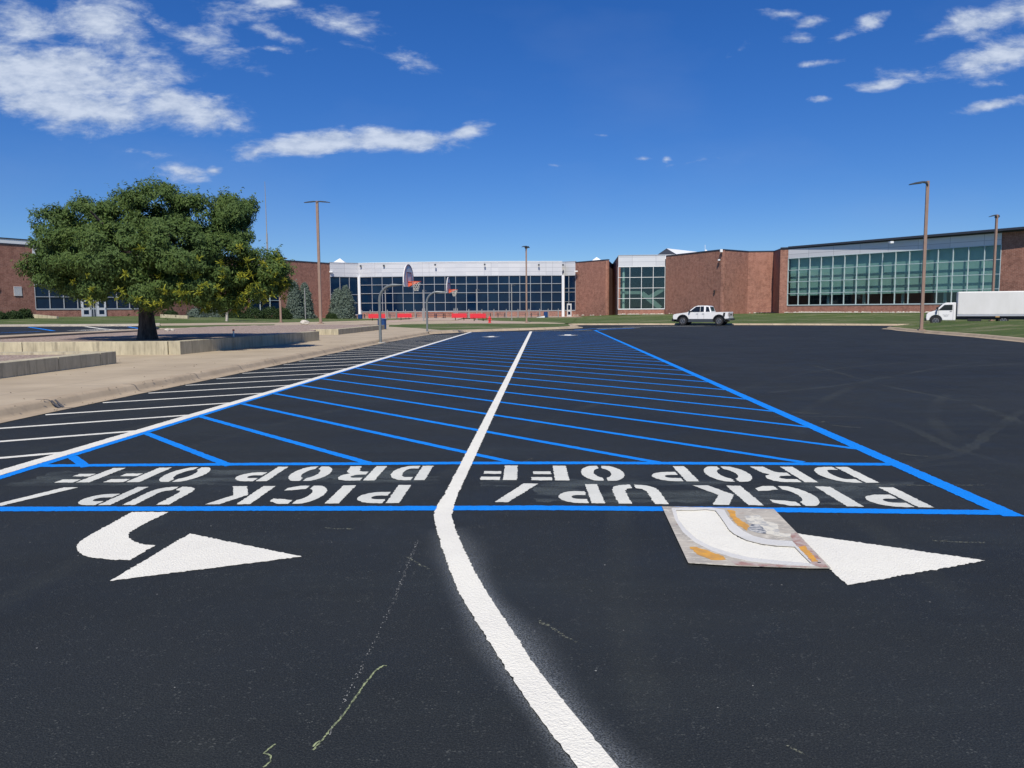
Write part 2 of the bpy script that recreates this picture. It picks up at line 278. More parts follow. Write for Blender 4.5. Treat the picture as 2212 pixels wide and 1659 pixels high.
# ------------------------------------------------------------------ mesh builder
class MB:
    def __init__(s): s.v = []; s.f = []; s.m = []; s.sm = []
    def add(s, vs, fs, mi=0, smooth=False):
        o = len(s.v); s.v += [tuple(v) for v in vs]
        for f in fs: s.f.append(tuple(i + o for i in f)); s.m.append(mi); s.sm.append(smooth)
        return s
    def box(s, c, d, rz=0, mi=0, rot=None):
        hx, hy, hz = d[0] / 2, d[1] / 2, d[2] / 2
        R = rot if rot is not None else Matrix.Rotation(rz, 3, 'Z'); c = Vector(c)
        vs = [c + R @ Vector((sx * hx, sy * hy, sz * hz)) for sx in (-1, 1) for sy in (-1, 1) for sz in (-1, 1)]
        return s.add(vs, [(0, 1, 3, 2), (4, 6, 7, 5), (0, 4, 5, 1), (2, 3, 7, 6), (0, 2, 6, 4), (1, 5, 7, 3)], mi)
    def beam(s, a, b, w, h, mi=0):
        a = Vector(a); b = Vector(b); d = (b - a); q = d.to_track_quat('X', 'Z').to_matrix()
        return s.box((a + b) / 2, (d.length, w, h), rot=q, mi=mi)
    def tube(s, pts, rs, n=12, mi=0, caps=True, smooth=True):
        pts = [Vector(p) for p in pts]
        if isinstance(rs, (int, float)): rs = [rs] * len(pts)
        vs = []; fs = []; up = None
        for i, p in enumerate(pts):
            d = (pts[min(i + 1, len(pts) - 1)] - pts[max(i - 1, 0)]).normalized()
            if up is None: up = Vector((1, 0, 0)) if abs(d.z) > .9 else Vector((0, 0, 1))
            a = d.cross(up).normalized(); b2 = d.cross(a).normalized(); up = -b2 if False else up
            for k in range(n):
                an = 2 * math.pi * k / n; vs.append(p + (a * math.cos(an) + b2 * math.sin(an)) * rs[i])
        for i in range(len(pts) - 1):
            for k in range(n):
                k2 = (k + 1) % n; fs.append((i * n + k, i * n + k2, (i + 1) * n + k2, (i + 1) * n + k))
        s.add(vs, fs, mi, smooth)
        if caps:
            s.add(vs[:n], [tuple(reversed(range(n)))], mi); s.add(vs[-n:], [tuple(range(n))], mi)
        return s
    def prism(s, poly, z0, z1, mi=0):          # poly in xy
        n = len(poly); vs = [(p[0], p[1], z0) for p in poly] + [(p[0], p[1], z1) for p in poly]
        return s.add(vs, [tuple(range(n)), tuple(range(2 * n - 1, n - 1, -1))] + [(i, i + n, (i + 1) % n + n, (i + 1) % n) for i in range(n)], mi)
    def side(s, prof, y0, y1, mi=0, in0=0, smooth=False):     # profile in xz, extruded along y
        n = len(prof); vs = [(p[0], y0, p[1]) for p in prof] + [(p[0], y1, p[1]) for p in prof]
        return s.add(vs, [tuple(range(n)), tuple(range(2 * n - 1, n - 1, -1))] + [(i, i + n, (i + 1) % n + n, (i + 1) % n) for i in range(n)], mi)
    def wall(s, p0, p1, z0, z1, out=0., thick=.3, mi=0):
        t = Vector((p1[0] - p0[0], p1[1] - p0[1])).normalized(); n = Vector((t.y, -t.x))
        a = Vector(p0[:2]) + n * out; b2 = Vector(p1[:2]) + n * out; c = b2 - n * thick; d = a - n * thick
        return s.prism([a, b2, c, d], z0, z1, mi)
    def sheet(s, poly, z, mi=0):
        return s.add([(p[0], p[1], z if len(p) < 3 else p[2]) for p in poly], [tuple(range(len(poly)))], mi)
    def build(s, name, mats, parent=None, origin=None, fix=True):
        me = bpy.data.meshes.new(name); o = Vector(origin) if origin is not None else Vector((0, 0, 0))
        me.from_pydata([tuple(Vector(v) - o) for v in s.v], [], s.f)
        if not isinstance(mats, (list, tuple)): mats = [mats]
        for q in mats: me.materials.append(q)
        for p, mi, sm in zip(me.polygons, s.m, s.sm): p.material_index = mi; p.use_smooth = sm
        me.update()
        if fix:
            bm = bmesh.new(); bm.from_mesh(me); bmesh.ops.recalc_face_normals(bm, faces=bm.faces); bm.to_mesh(me); bm.free()
        if any(q in (BRICK, METAL) for q in mats):
            uvl = me.uv_layers.new(name='UVMap')
            for p in me.polygons:
                nn = p.normal; tx = Vector((-nn.y, nn.x, 0))
                if tx.length < .3: tx = Vector((1, 0, 0)); ver = Vector((0, 1, 0))
                else: tx.normalize(); ver = Vector((0, 0, 1))
                for li in p.loop_indices:
                    co = me.vertices[me.loops[li].vertex_index].co + o; uvl.data[li].uv = (co.dot(tx), co.dot(ver))
        ob = bpy.data.objects.new(name, me); COL.objects.link(ob)
        if origin is not None and parent is None: ob.location = o
        if parent is not None: ob.parent = parent
        return ob
def tag(o, label=None, cat=None, group=None, kind=None):
    if label: o['label'] = label
    if cat: o['category'] = cat
    if group: o['group'] = group
    if kind: o['kind'] = kind
    return o
def thing(name, label, cat, loc=(0, 0, 0), rz=0, group=None):
    o = bpy.data.objects.new(name, None); COL.objects.link(o); o.empty_display_size = .2
    o.location = loc; o.rotation_euler = (0, 0, rz); return tag(o, label, cat, group)
def dup(root, loc, rz, label=None):
    r = root.copy(); COL.objects.link(r); r.location = loc; r.rotation_euler = (0, 0, rz)
    if label: r['label'] = label
    for ch in [c for c in root.children]:
        c = ch.copy(); COL.objects.link(c); c.parent = r
        for g in ch.children:
            d = g.copy(); COL.objects.link(d); d.parent = c
    return r
def struct(o, label=None): return tag(o, label, None, None, 'structure')

def resample(pts, n):
    pts = [Vector(p) for p in pts]; ls = [0]
    for a, b2 in zip(pts, pts[1:]): ls.append(ls[-1] + (b2 - a).length)
    out = []
    for i in range(n):
        q = ls[-1] * i / (n - 1); k = 0
        while k < len(ls) - 2 and ls[k + 1] < q: k += 1
        f = (q - ls[k]) / max(1e-6, ls[k + 1] - ls[k]); out.append(pts[k].lerp(pts[k + 1], f))
    return out
def catmull(pts, per=10):
    pts = [Vector(p) for p in pts]; P_ = [pts[0]] + pts + [pts[-1]]; out = []
    for i in range(1, len(P_) - 2):
        a, b2, c, d = P_[i - 1:i + 3]
        for k in range(per):
            t = k / per; out.append(.5 * ((2 * b2) + (c - a) * t + (2 * a - 5 * b2 + 4 * c - d) * t * t + (3 * b2 - a - 3 * c + d) * t ** 3))
    out.append(pts[-1]); return out
def ragged(poly, step=.02, amp=.004):
    poly = [Vector((p[0], p[1])) for p in poly]; out = []
    for a, b2 in zip(poly, poly[1:] + poly[:1]):
        d = b2 - a; n = max(1, int(d.length / step)); nn = Vector((-d.y, d.x)).normalized() if d.length > 1e-6 else Vector((0, 0))
        for k in range(n):
            out.append(a + d * (k / n) + nn * (random.gauss(0, amp) if k else 0))
    return out

# ------------------------------------------------------------------ ground and lot
LS = .0463                                                  # lanes run 2.65 degrees to the right
def XL(y): return -5.33 + LS * (y - 8)                       # outer edge of white line
def XC(y): return -.515 + .0395 * (y - 8)
def XR(y): return 4.04 + LS * (y - 8)
MBk = MB(); MBk.sheet([(-900, -300), (900, -300), (900, 1500), (-900, 1500)], -.06)
struct(MBk.build('ground', GRASS), 'grassy ground around the school lot')

gut = [G(0, 916), G(150, 880), G(310, 852), G(460, 821), G(565, 798), G(713, 766.5), G(815, 746.5), G(878, 731.5), G(928, 722.5)]
gut = [(-7.9, -8), (-7.85, 4), (-7.8, 9)] + [(a, b_) for a, b_ in gut]
kt = [(-8.5, -8), (-8.42, 4), (-8.36, 9), (-8.28, 12.4), (-8.17, 15), (-7.98, 18), (-7.8, 22.5), (-7.42, 31.2), (-6.95, 40.1), (-6.42, 48), (-5.95, 53.0)]
gut = [(-7.9, -8), (-7.82, 4), (-7.74, 9), (-7.66, 12.4), (-7.56, 15), (-7.38, 18), (-7.2, 22.5), (-6.86, 31.2), (-6.38, 40.1), (-5.85, 48), (-5.4, 53.0)]
isl_g = [(-5.4, 53.0), (-3.6, 56.2), (-.5, 59.6), (2.6, 62.2), (4.9, 64.6), (6.2, 67.2), (6.45, 70), (6.2, 73.5), (6.1, 77)]
isl_k = [(-5.95, 53.6), (-3.95, 56.8), (-.85, 60.3), (2.2, 62.9), (4.4, 65.2), (5.6, 67.6), (5.85, 70), (5.65, 73.5), (5.6, 77.4)]
far_g = [(6.1, 77), (6.7, 79.6), (12, 78.2), (18.05, 76.0), (25.8, 72.3), (32.5, 68.1), (37.2, 65.4), (46, 59), (58, 50), (75, 37)]
far_k = [(5.6, 77.4), (6.2, 80.3), (12.1, 78.9), (18.3, 76.6), (26.1, 72.9), (32.9, 68.7), (37.6, 66.0), (46.4, 59.6), (58.5, 50.6), (75.5, 37.6)]
M = MB()
lot = gut + isl_g[1:] + far_g[1:] + [(75, -260), (-120, -260), (-120, -10.1), (-7.9, -10.1)]
M.sheet(lot, 0.0); struct(M.build('parking_lot', A_), 'freshly sealed black asphalt lot')

def kerb(name, outer, inner, n, label, ztop=.15, z0=0.0, joints=True):
    a = resample(outer, n); b2 = resample(inner, n); m = MB(); prof = [(0., .006), (.42, .002), (.50, .012), (.56, .05), (.62, .115), (.68, .142), (.76, ztop + .001), (1.04, ztop + .003)]
    vs = []; K = len(prof)
    for p, q in zip(a, b2):
        for f, z in prof: vs.append((p.x + (q.x - p.x) * f, p.y + (q.y - p.y) * f, z0 + z * (ztop / .15 if z > .02 else 1)))
    m.add(vs, [(i * K + k, (i + 1) * K + k, (i + 1) * K + k + 1, i * K + k + 1) for i in range(n - 1) for k in range(K - 1)], 0, True)
    if joints:                                       # thin dark contraction joints
        tot = sum((a[i + 1] - a[i]).length for i in range(n - 1)); st = max(1, int(3.0 / (tot / n)))
        for i in range(3, n - 1, st):
            d = (a[i + 1] - a[i]).normalized() * .012
            v2 = []
            for f, z in prof:
                x = a[i].x + (b2[i].x - a[i].x) * f; y = a[i].y + (b2[i].y - a[i].y) * f; zz = z0 + z + .004; v2 += [(x - d.x, y - d.y, zz), (x + d.x, y + d.y, zz)]
            m.add(v2, [(2 * k, 2 * k + 1, 2 * k + 3, 2 * k + 2) for k in range(K - 1)], 1)
    return struct(m.build(name, [KERB, DARKM], fix=True), label)
kerb('kerb', gut, kt, 90, 'tan concrete kerb and gutter along the pavement on the left')
kerb('kerb', isl_g, isl_k, 60, 'tan concrete kerb round the middle grass strip')
kerb('kerb', far_g, far_k, 80, 'tan concrete kerb in front of the school lawn')

# pavement sheet covering all the left side at kerb level
side = kt + isl_k[1:] + [(5.6, 84), (5.2, 150), (-120, 150), (-120, -10), (-8.5, -10)]
M = MB(); M.sheet(side, .150); struct(M.build('pavement', CONC), 'wide tan concrete pavement beside the lot')

# loft helper for lawns
def lawn(name, near, far, rows, label, mtl=GRASS, hump=0.0, zlift=0.0):
    n = max(len(near), 2) * 8; a = resample(near, n); b2 = resample(far, n); vs = []
    for i in range(n):
        for j in range(rows):
            f = j / (rows - 1); p = a[i].lerp(b2[i], f); p.z += hump * math.sin(math.pi * f) + zlift
            if 0 < j < rows - 1: p.z += .02 * noise.noise(Vector((p.x * .6, p.y * .6, 0)))
            vs.append(p)
    m = MB(); m.add(vs, [(i * rows + j, (i + 1) * rows + j, (i + 1) * rows + j + 1, i * rows + j + 1) for i in range(n - 1) for j in range(rows - 1)], 0, True)
    return struct(m.build(name, mtl), label)
# lawn on the right in front of the school
lawn('lawn', [(p[0], p[1], .156) for p in far_k[1:]], [(12, 139, .3), (17, 130, .6), (24, 122.5, .72), (31, 110.5, .8), (36.5, 114, .82), (40.6, 110.8, .85), (57, 87.8, .9), (76, 60, .9), (95, 48, .9)], 8, 'patchy green lawn before the right wing', hump=-.05)
lawn('lawn', [G3(1040, 692.5, .155), G3(1100, 693.5, .155), G3(1180, 696, .155), (6.25, 80.4, .157)], [(-6.5, 126, .30), (-1, 126, .30), (6, 127, .30), (12, 138.6, .3)], 5, 'green lawn strip before the middle fence')
lawn('lawn', [G3(840, 705.5, .158), G3(902, 708.5, .158), (-5.2, 57.4, .158), (-1.2, 60.9, .158), (1.9, 63.6, .158), (4.0, 65.8, .158), (5.2, 68.3, .158)], [G3(842, 703.5, .158), G3(871, 700.2, .158), G3(985, 698.8, .158), G3(1037, 699, .158), G3(1120, 699.2, .158), G3(1180, 699.8, .158), (5.3, 77, .158)], 5, 'green grass island at the end of the lanes', hump=.12)
# left lawns: gently rising to the left wing
lawn('lawn', [G3(-120, 702.5, .62), G3(0, 701.5, .62), G3(300, 700.3, .60), G3(345, 698.8, .50), G3(600, 697, .33), G3(690, 695, .25), G3(800, 692.8, .17), G3(860, 690.5, .165), G3(915, 688.8, .16)],
     [(-72, 80, 1.15), (-60, 92.5, 1.16), (-49, 105.5, 1.1), (-46, 112, 1.0), (-40, 126, .6), (-33.5, 136, .4), (-29, 130, .32), (-24, 128, .3), (-15, 127, .3)], 7, 'lawn sloping up to the left wing')
lawn('lawn', [G3(338, 710.5, .46), G3(400, 709, .44), G3(470, 706.8, .4), G3(540, 704, .36), G3(590, 702.2, .34)], [G3(338, 703.4, .5), G3(400, 703, .48), G3(470, 702, .44), G3(540, 701.2, .40), G3(595, 700.8, .36)], 4, 'narrow triangle of grass behind the gravel bed')
# pale concrete path between
lawn('path', [G3(336, 711.5, .465), G3(400, 710.6, .44), G3(480, 707.6, .40), G3(560, 704.2, .35), G3(620, 702.4, .30), G3(700, 702.2, .24), G3(850, 700.5, .156)], [G3(338, 698.2, .5), G3(400, 698.0, .47), G3(480, 697.4, .43), G3(560, 696.8, .36), G3(620, 696.4, .31), G3(700, 694.8, .24), G3(850, 690.6, .156)], 3, 'pale concrete path crossing to the plaza', mtl=CONC, zlift=.0)
# pinkish plaza panels
PLZ = mat('pink_concrete', (.47, .35, .27), .85, col2=(.41, .33, .26), nscale=.8)
M = MB(); M.sheet([G(700, 701.0, .162), G(795, 699.0, .162), G(880, 695, .162), G(918, 693, .162), G(905, 690.3, .162), G(850, 691.0, .162), G(765, 693.5, .162), G(697, 695.2, .162)], .1625)
M.sheet([G(965, 697.6, .162), G(1060, 698.6, .162), G(1130, 697.9, .162), G(1060, 692, .162), G(1000, 690.4, .162)], .1628); struct(M.build('plaza', PLZ), 'pinkish concrete plaza panels by the benches')

# left lot (slightly higher)
ZL = .5
M = MB(); M.sheet([G(-250, 743.4, ZL), G(0, 730.5, ZL), G(200, 720, ZL), G(300, 715, ZL), G(336, 712.5, ZL), G(345, 708, ZL), G(336, 704.5, ZL), G(300, 704.6, ZL), G(0, 706, ZL), G(-250, 709, ZL)], ZL + .012); struct(M.build('parking_lot', A_), 'sealed asphalt lot beyond the tree')
M = MB(); a = [G3(-250, 749.2, .515), G3(0, 735, .515), G3(200, 723.3, .515), G3(300, 718, .515), G3(338, 714, .515)]; b_ = [G3(-250, 743.4, .515), G3(0, 730.5, .515), G3(200, 720, .515), G3(300, 715, .515), G3(338, 712, .515)]
for i in range(4): M.prism([a[i], a[i + 1], b_[i + 1], b_[i]], .2, .64)
struct(M.build('kerb', KERB), 'kerb between gravel bed and left lot')
M = MB(); a = [G3(-250, 709, ZL), G3(0, 705.8, ZL), G3(300, 704.5, ZL), G3(345, 704, ZL)]; b_ = [G3(-250, 705, .6), G3(0, 701.3, .62), G3(300, 700.1, .6), G3(345, 698.6, .6)]
for i in range(3): M.prism([a[i], a[i + 1], b_[i + 1], b_[i]], .2, .635)
struct(M.build('kerb', mat('pale_kerb', (.52, .46, .36), .85, col2=(.42, .37, .30))), 'pale kerb before the left lawn')

# ------------------------------------------------------------------ road markings
def mark(name, polys, mtl, z, label, step=.025, amp=.0035):
    m = MB()
    for p in polys:
        q = ragged(p, step, amp); m.sheet(q, z)
    ob = m.build(name, mtl, fix=False)
    me = ob.data
    if me.polygons[0].normal.z < 0 or True:
        bm = bmesh.new(); bm.from_mesh(me)
        for f in bm.faces:
            if f.normal.z < 0: f.normal_flip()
        bm.to_mesh(me); bm.free()
    return struct(ob, label)
def strip(pts, wd):
    pts = [Vector((p[0], p[1])) for p in pts]; l = []; r = []
    for i, p in enumerate(pts):
        d = (pts[min(i + 1, len(pts) - 1)] - pts[max(i - 1, 0)]).normalized(); n = Vector((-d.y, d.x)); l.append(p + n * wd / 2); r.append(p - n * wd / 2)
    return l + r[::-1]
ze = .0024
# blue diagonals over both lanes
polys = []; an = rad(-48.6); dv = Vector((math.cos(an), math.sin(an)))
yfront = lambda x: 8.17 - .02 * max(0, x) + .01 * min(0, x)
for k in range(-1, 40):
    y0 = 10.40 + 1.655 * k; p = Vector((XL(y0) + .22, y0)); 
    t_r = (XR(y0) - p.x) / (dv.x - LS * dv.y); q = p + dv * t_r
    if q.y < yfront(q.x): t_r = (p.y - yfront(0)) / -dv.y; q = p + dv * t_r; q.y = yfront(q.x) ; 
    if q.y < 6 or p.y < 8.3: continue
    if p.y > 57.6: 
        tt = (p.y - 57.6) / -dv.y; p = p + dv * tt
    if p.x > XR(p.y) - .3: break
    polys.append(strip([p, q], .108))
mark('blue_stripe', polys, BLUE, ze, 'set of parallel blue diagonal stripes across both lanes', .05, .003)
polys = []; hd = Vector((-math.cos(rad(30.5)), -math.sin(rad(30.5))))
def gx(y):
    for (a, b2) in zip(gut, gut[1:]):
        if a[1] <= y <= b2[1]: return a[0] + (b2[0] - a[0]) * (y - a[1]) / (b2[1] - a[1])
    return -5.4
for k in range(-3, 27):
    y0 = 10.62 + 1.62 * k; p = Vector((XL(y0) - .02, y0)); q = Vector(p)
    while q.x > gx(q.y) + .1: q += hd * .05
    if p.y > 52.5: break
    polys.append(strip([p, q], .125))
mark('white_stripe', polys, WHITE, ze, 'set of white hatching stripes between kerb and left lane line', .05, .003)
mark('blue_line', [strip([(XL(y) + o_, y) for y, o_ in ((6.9, .19), (12, .17), (18, .14), (30, .10), (57.6, .08))], .12)], BLUE, ze * 1.5, 'thin blue line hugging the white line on the left')
mark('blue_line', [strip([(XR(y), y) for y in (5.92, 20, 40, 59.2)], .17)], BLUE, ze * 1.6, 'long blue line edging the right lane')
U1 = [G(84, 1006.5), G(553, 1003), G(800, 1002), G(1000, 1000.7), G(1300, 1000.4), G(1650, 1002), G(1935, 1003.5)]
mark('blue_line', [strip(U1, .135)], BLUE, ze * 1.3, 'blue cross line above the words')
U2 = [G(-240, 1101), G(0, 1100.2), G(400, 1099.3), G(750, 1099), G(1150, 1097.5), G(1600, 1101), G(2172, 1108)]
mark('blue_line', [strip(U2, .145)], BLUE, ze * 1.3, 'blue cross line below the words')
mark('white_line', [strip([(XL(y) + .03, y) for y in (-3, 10, 30, 57.7)], .19)], WHITE, ze * 2.4, 'straight white line on the left of both lanes')
# centre line with its sharp bend (left and right edges traced on the ground)
cl = [(1000 + cx * .41 , 1240 + cy * .41) for cx, cy in [(268, 0), (232, 50), (205, 122), (230, 235), (290, 420), (360, 590), (455, 755), (575, 945), (710, 1160), (880, 1400), (1080, 1659)]]
crr = [(1000 + cx * .41, 1240 + cy * .41) for cx, cy in [(350, 0), (330, 60), (314, 122), (345, 225), (435, 425), (530, 595), (660, 790), (810, 1020), (960, 1215), (1130, 1420), (1328, 1659)]]
kx = .8641
lw = [G(a * kx, b2 * kx) for a, b2 in cl]; rw = [G(a * kx, b2 * kx) for a, b2 in crr]
def ext(a, b2, s): return (b2[0] + (b2[0] - a[0]) * s, b2[1] + (b2[1] - a[1]) * s)
lcur = [tuple(v) for v in catmull([Vector((*p, 0)) for p in lw[2:]], 8)]; rcur = [tuple(v) for v in catmull([Vector((*p, 0)) for p in rw[2:]], 8)]
lfar = [(XC(57.7) - .095, 57.7), lw[0], lw[1]]; rfar = [(XC(57.7) + .095, 57.7), rw[0], rw[1]]
e1 = ext(lw[-2], lw[-1], 4); e2 = ext(rw[-2], rw[-1], 4)
LE = lfar + lcur + [e1]; RE = rfar + rcur + [e2]
mark('white_line', [LE + RE[::-1]], THICKW, ze * 3, 'white centre line bending sharply toward the viewer', .018, .004)
# paint mist along the curve, with lens glow painted into it
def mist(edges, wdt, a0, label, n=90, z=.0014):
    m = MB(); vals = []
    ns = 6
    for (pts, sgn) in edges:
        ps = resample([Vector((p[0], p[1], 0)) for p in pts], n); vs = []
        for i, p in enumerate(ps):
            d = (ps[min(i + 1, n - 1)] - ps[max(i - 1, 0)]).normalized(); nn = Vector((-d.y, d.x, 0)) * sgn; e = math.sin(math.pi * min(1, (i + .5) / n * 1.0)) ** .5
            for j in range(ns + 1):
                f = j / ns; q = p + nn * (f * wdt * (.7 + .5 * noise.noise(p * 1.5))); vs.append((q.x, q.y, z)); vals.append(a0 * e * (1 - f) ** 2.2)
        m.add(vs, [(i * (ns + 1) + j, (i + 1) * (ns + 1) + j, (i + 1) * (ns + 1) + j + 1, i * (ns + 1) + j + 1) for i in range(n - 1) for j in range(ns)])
    ob = m.build('overspray_and_glow', OVERGLOW, fix=False); at = ob.data.attributes.new('fade', 'FLOAT', 'POINT')
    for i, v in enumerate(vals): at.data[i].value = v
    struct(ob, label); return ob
mist([([tuple(v) for v in lcur[6:]] + [e1], -1)], .18, .22, 'faint white paint mist and painted glow left of the bent centre line')
mist([([tuple(v) for v in rcur[6:]] + [e2], 1)], .24, .28, 'faint white paint mist and painted glow right of the bent centre line', z=.0018)

# stencil glyphs: u across, v up, reading upright
def arcpts(cx, cy, rx, ry, a0, a1, n=9): return [(cx + rx * math.cos(rad(a0 + (a1 - a0) * i / n)), cy + ry * math.sin(rad(a0 + (a1 - a0) * i / n))) for i in range(n + 1)]
def bowl(u0, v0, v1, tv=.20, tu=.30):
    vm = (v0 + v1) / 2; h = (v1 - v0) / 2; o = [(u0, v0)] + arcpts(.55, vm, .45, h, -90, 90) + [(u0, v1)]
    i = [(u0, v1 - tv)] + arcpts(.55, vm, .45 - tu, h - tv, 90, -90) + [(u0, v0 + tv)]; return o + i
def halfO(side):
    o = arcpts(.5, .5, .5, .5, 95, 265, 14); o = [(u, .5 + max(-.5, min(.5, (v - .5) * 1.12))) for u, v in o]
    i = arcpts(.5, .5, .20, .32, 265, 95, 14); p = [(min(.455, u), v) for u, v in o] + [(min(.455, u), v) for u, v in i]
    return p if side < 0 else [(1 - u, v) for u, v in p]
rect = lambda a, b2, c, d: [(a, b2), (c, b2), (c, d), (a, d)]
GL = {
 'P': [rect(0, 0, .29, 1), bowl(.36, .40, 1)],
 'D': [rect(0, 0, .29, 1), bowl(.36, 0, 1)],
 'I': [rect(0, 0, 1, 1)],
 'F': [rect(0, 0, .38, 1), rect(.46, .80, 1, 1), rect(.46, .42, .95, .60)],
 'O': [halfO(-1), halfO(1)],
 'C': [halfO(-1), [(.54, 1), (.75, 1), (.98, .86), (.98, .72), (.72, .76), (.62, .80), (.54, .81)], [(.54, 0), (.75, 0), (.98, .14), (.98, .28), (.72, .24), (.62, .20), (.54, .19)]],
 'U': [[(0, 1), (.27, 1), (.27, .36), (.33, .24), (.46, .20), (.46, 0), (.2, .04), (.06, .14), (0, .32)], [(1, 1), (.73, 1), (.73, .36), (.67, .24), (.54, .20), (.54, 0), (.8, .04), (.94, .14), (1, .32)]],
 'K': [rect(0, 0, .30, 1), [(.36, .5), (.68, 1), (1, 1), (.68, .52), (1.04, 0), (.70, 0)]],
 'R': [rect(0, 0, .29, 1), [(.36, 1), (.72, 1), (.93, .93), (1, .78), (.95, .62), (.80, .52), (.92, .42), (1, 0), (.70, 0), (.62, .34), (.52, .40), (.36, .41), (.36, .60), (.60, .62), (.70, .70), (.68, .78), (.60, .82), (.36, .82)]],
 '/': [[(0, 0), (.36, 0), (1, 1), (.70, 1)]],
 'A': [[(0, 0), (.3, 0), (.38, .3), (.62, .3), (.7, 0), (1, 0), (.66, 1), (.34, 1)]],
 'M': [[(0, 0), (.22, 0), (.22, .6), (.5, .2), (.78, .6), (.78, 0), (1, 0), (1, 1), (.8, 1), (.5, .55), (.2, 1), (0, 1)]],
}
def word(letters, base, top, label, mtl=TEXTW, z=ze * 1.1, step=.02, amp=.0035):
    """letters: (char, x of its left edge as read, x of its right edge) in world x; base(x), top(x) give the world y of both ends"""
    polys = []
    for ch, xa, xb in letters:
        for g in GL[ch]:
            pl = []
            for u, v in g:
                x = xa + (xb - xa) * u; y0 = base(x); y1 = top(x); pl.append((x - LS * 0.4 * (v - .5) * abs(y1 - y0), y0 + (y1 - y0) * v))
            polys.append(pl)
    return mark('road_lettering', polys, mtl, z, label, step, amp)
b1 = lambda x: 7.20 - .078 * x; t1 = lambda x: 6.48 - .078 * x
b2_ = lambda x: 8.04 - .056 * x; t2 = lambda x: 7.345 - .066 * x
word([('P', 3.48, 3.04), ('I', 2.92, 2.785), ('C', 2.65, 2.21), ('K', 2.11, 1.69), ('U', 1.325, .905), ('P', .79, .405), ('/', .235, -.15)], b1, t1, 'white upside-down words PICK UP/ on the right lane')
word([('D', 3.46, 3.03), ('R', 2.90, 2.47), ('O', 2.36, 1.93), ('P', 1.79, 1.38), ('O', 1.12, .69), ('F', .555, .19), ('F', .048, -.31)], b2_, t2, 'white upside-down words DROP OFF on the right lane')
b1l = lambda x: 7.16; t1l = lambda x: 6.48
b2l = lambda x: 8.06; t2l = lambda x: 7.37
word([('P', -.97, -1.37), ('I', -1.49, -1.61), ('C', -1.70, -2.12), ('K', -2.25, -2.64), ('U', -2.95, -3.35), ('P', -3.455, -3.81), ('/', -4.12, -4.50)], b1l, t1l, 'white upside-down words PICK UP/ on the left lane')
word([('D', -.85, -1.23), ('R', -1.34, -1.73), ('O', -1.86, -2.25), ('P', -2.39, -2.76), ('O', -3.13, -3.53), ('F', -3.63, -3.98), ('F', -4.12, -4.46)], b2l, t2l, 'white upside-down words DROP OFF on the left lane')
# turn arrows
q = lambda cx, cy: G(cx * .5, 950.5 + cy * .5)
shaft = [q(*p) for p in [(570, 312), (510, 345), (450, 378), (390, 412), (345, 440), (329, 462), (335, 480), (355, 497), (400, 510), (470, 517), (560, 521), (615, 489), (671, 457), (620, 452), (580, 441), (556, 424), (553, 408), (570, 392), (610, 370), (728, 312)]]
tri = [q(*p) for p in [(820, 405), (1303, 505), (475, 610)]]
mark('turn_arrow', [shaft, tri], THICKW, ze * 1.15, 'white curved turn arrow on the left lane', .018, .0045)
q = lambda cx, cy: G(1106 + cx * .5, 950.5 + cy * .5)
tri = [q(*p) for p in [(1225, 404), (2045, 522), (1450, 628), (1355, 546)]]
mark('turn_arrow', [tri], THICKW, ze * 1.15, 'white arrow head beside the stencil board', .016, .005)
q = lambda cx, cy: G(1382.6 + cx * .21876, 1063 + cy * .21876)
cut = [(330, 186), (520, 187), (650, 181), (740, 192), (800, 268), (880, 388), (930, 430), (1050, 490), (1200, 528), (1350, 546), (1545, 552), (1640, 640), (1760, 765), (1400, 735), (1100, 700), (900, 660), (700, 590), (560, 520), (450, 410), (370, 290)]
mark('turn_arrow', [[q(*p) for p in cut]], THICKW, ze * 2.2, 'white arrow shaft painted inside the stencil board', .016, .003)
# far-end arrows and lines
def farrow(x, y, s):
    return [[(x - .95 * s, y), (x, y - 1.3 * s), (x + .95 * s, y), (x + .3 * s, y + .02), (x + .36 * s, y + 1.6 * s), (x - .18 * s, y + 1.6 * s), (x - .3 * s, y + .02)]]
pa = G(1060, 727.5); pb = G(1227, 724)
mark('turn_arrow', farrow(pa[0], pa[1], .62), WHITE, ze * 2, 'small white arrow at the far end of the left lane', .1, .002)
mark('turn_arrow', farrow(pb[0], pb[1], .75), WHITE, ze * 2, 'small white arrow at the far end of the right lane', .1, .002)
mark('white_line', [strip([G(1150, 715.2), G(1215, 713.9), G(1278, 713.4)], .22), strip([G(1290, 709.8), G(1330, 708.6), G(1382, 707.8)], .30), strip([G(1345, 706.5), G(1450, 704.9), G(1522, 704.3)], .30)], WHITE, ze * 1.4, 'short white lines across the far end of the lot', .2, .01)
mark('blue_line', [strip([G(1282, 714), G(1310, 711.5), G(1370, 709)], .35), strip([G(1240, 713), G(1282, 710.2), G(1332, 708.6)], .25)], BLUE, ze * 1.2, 'short blue lines across the far end of the lot', .2, .01)
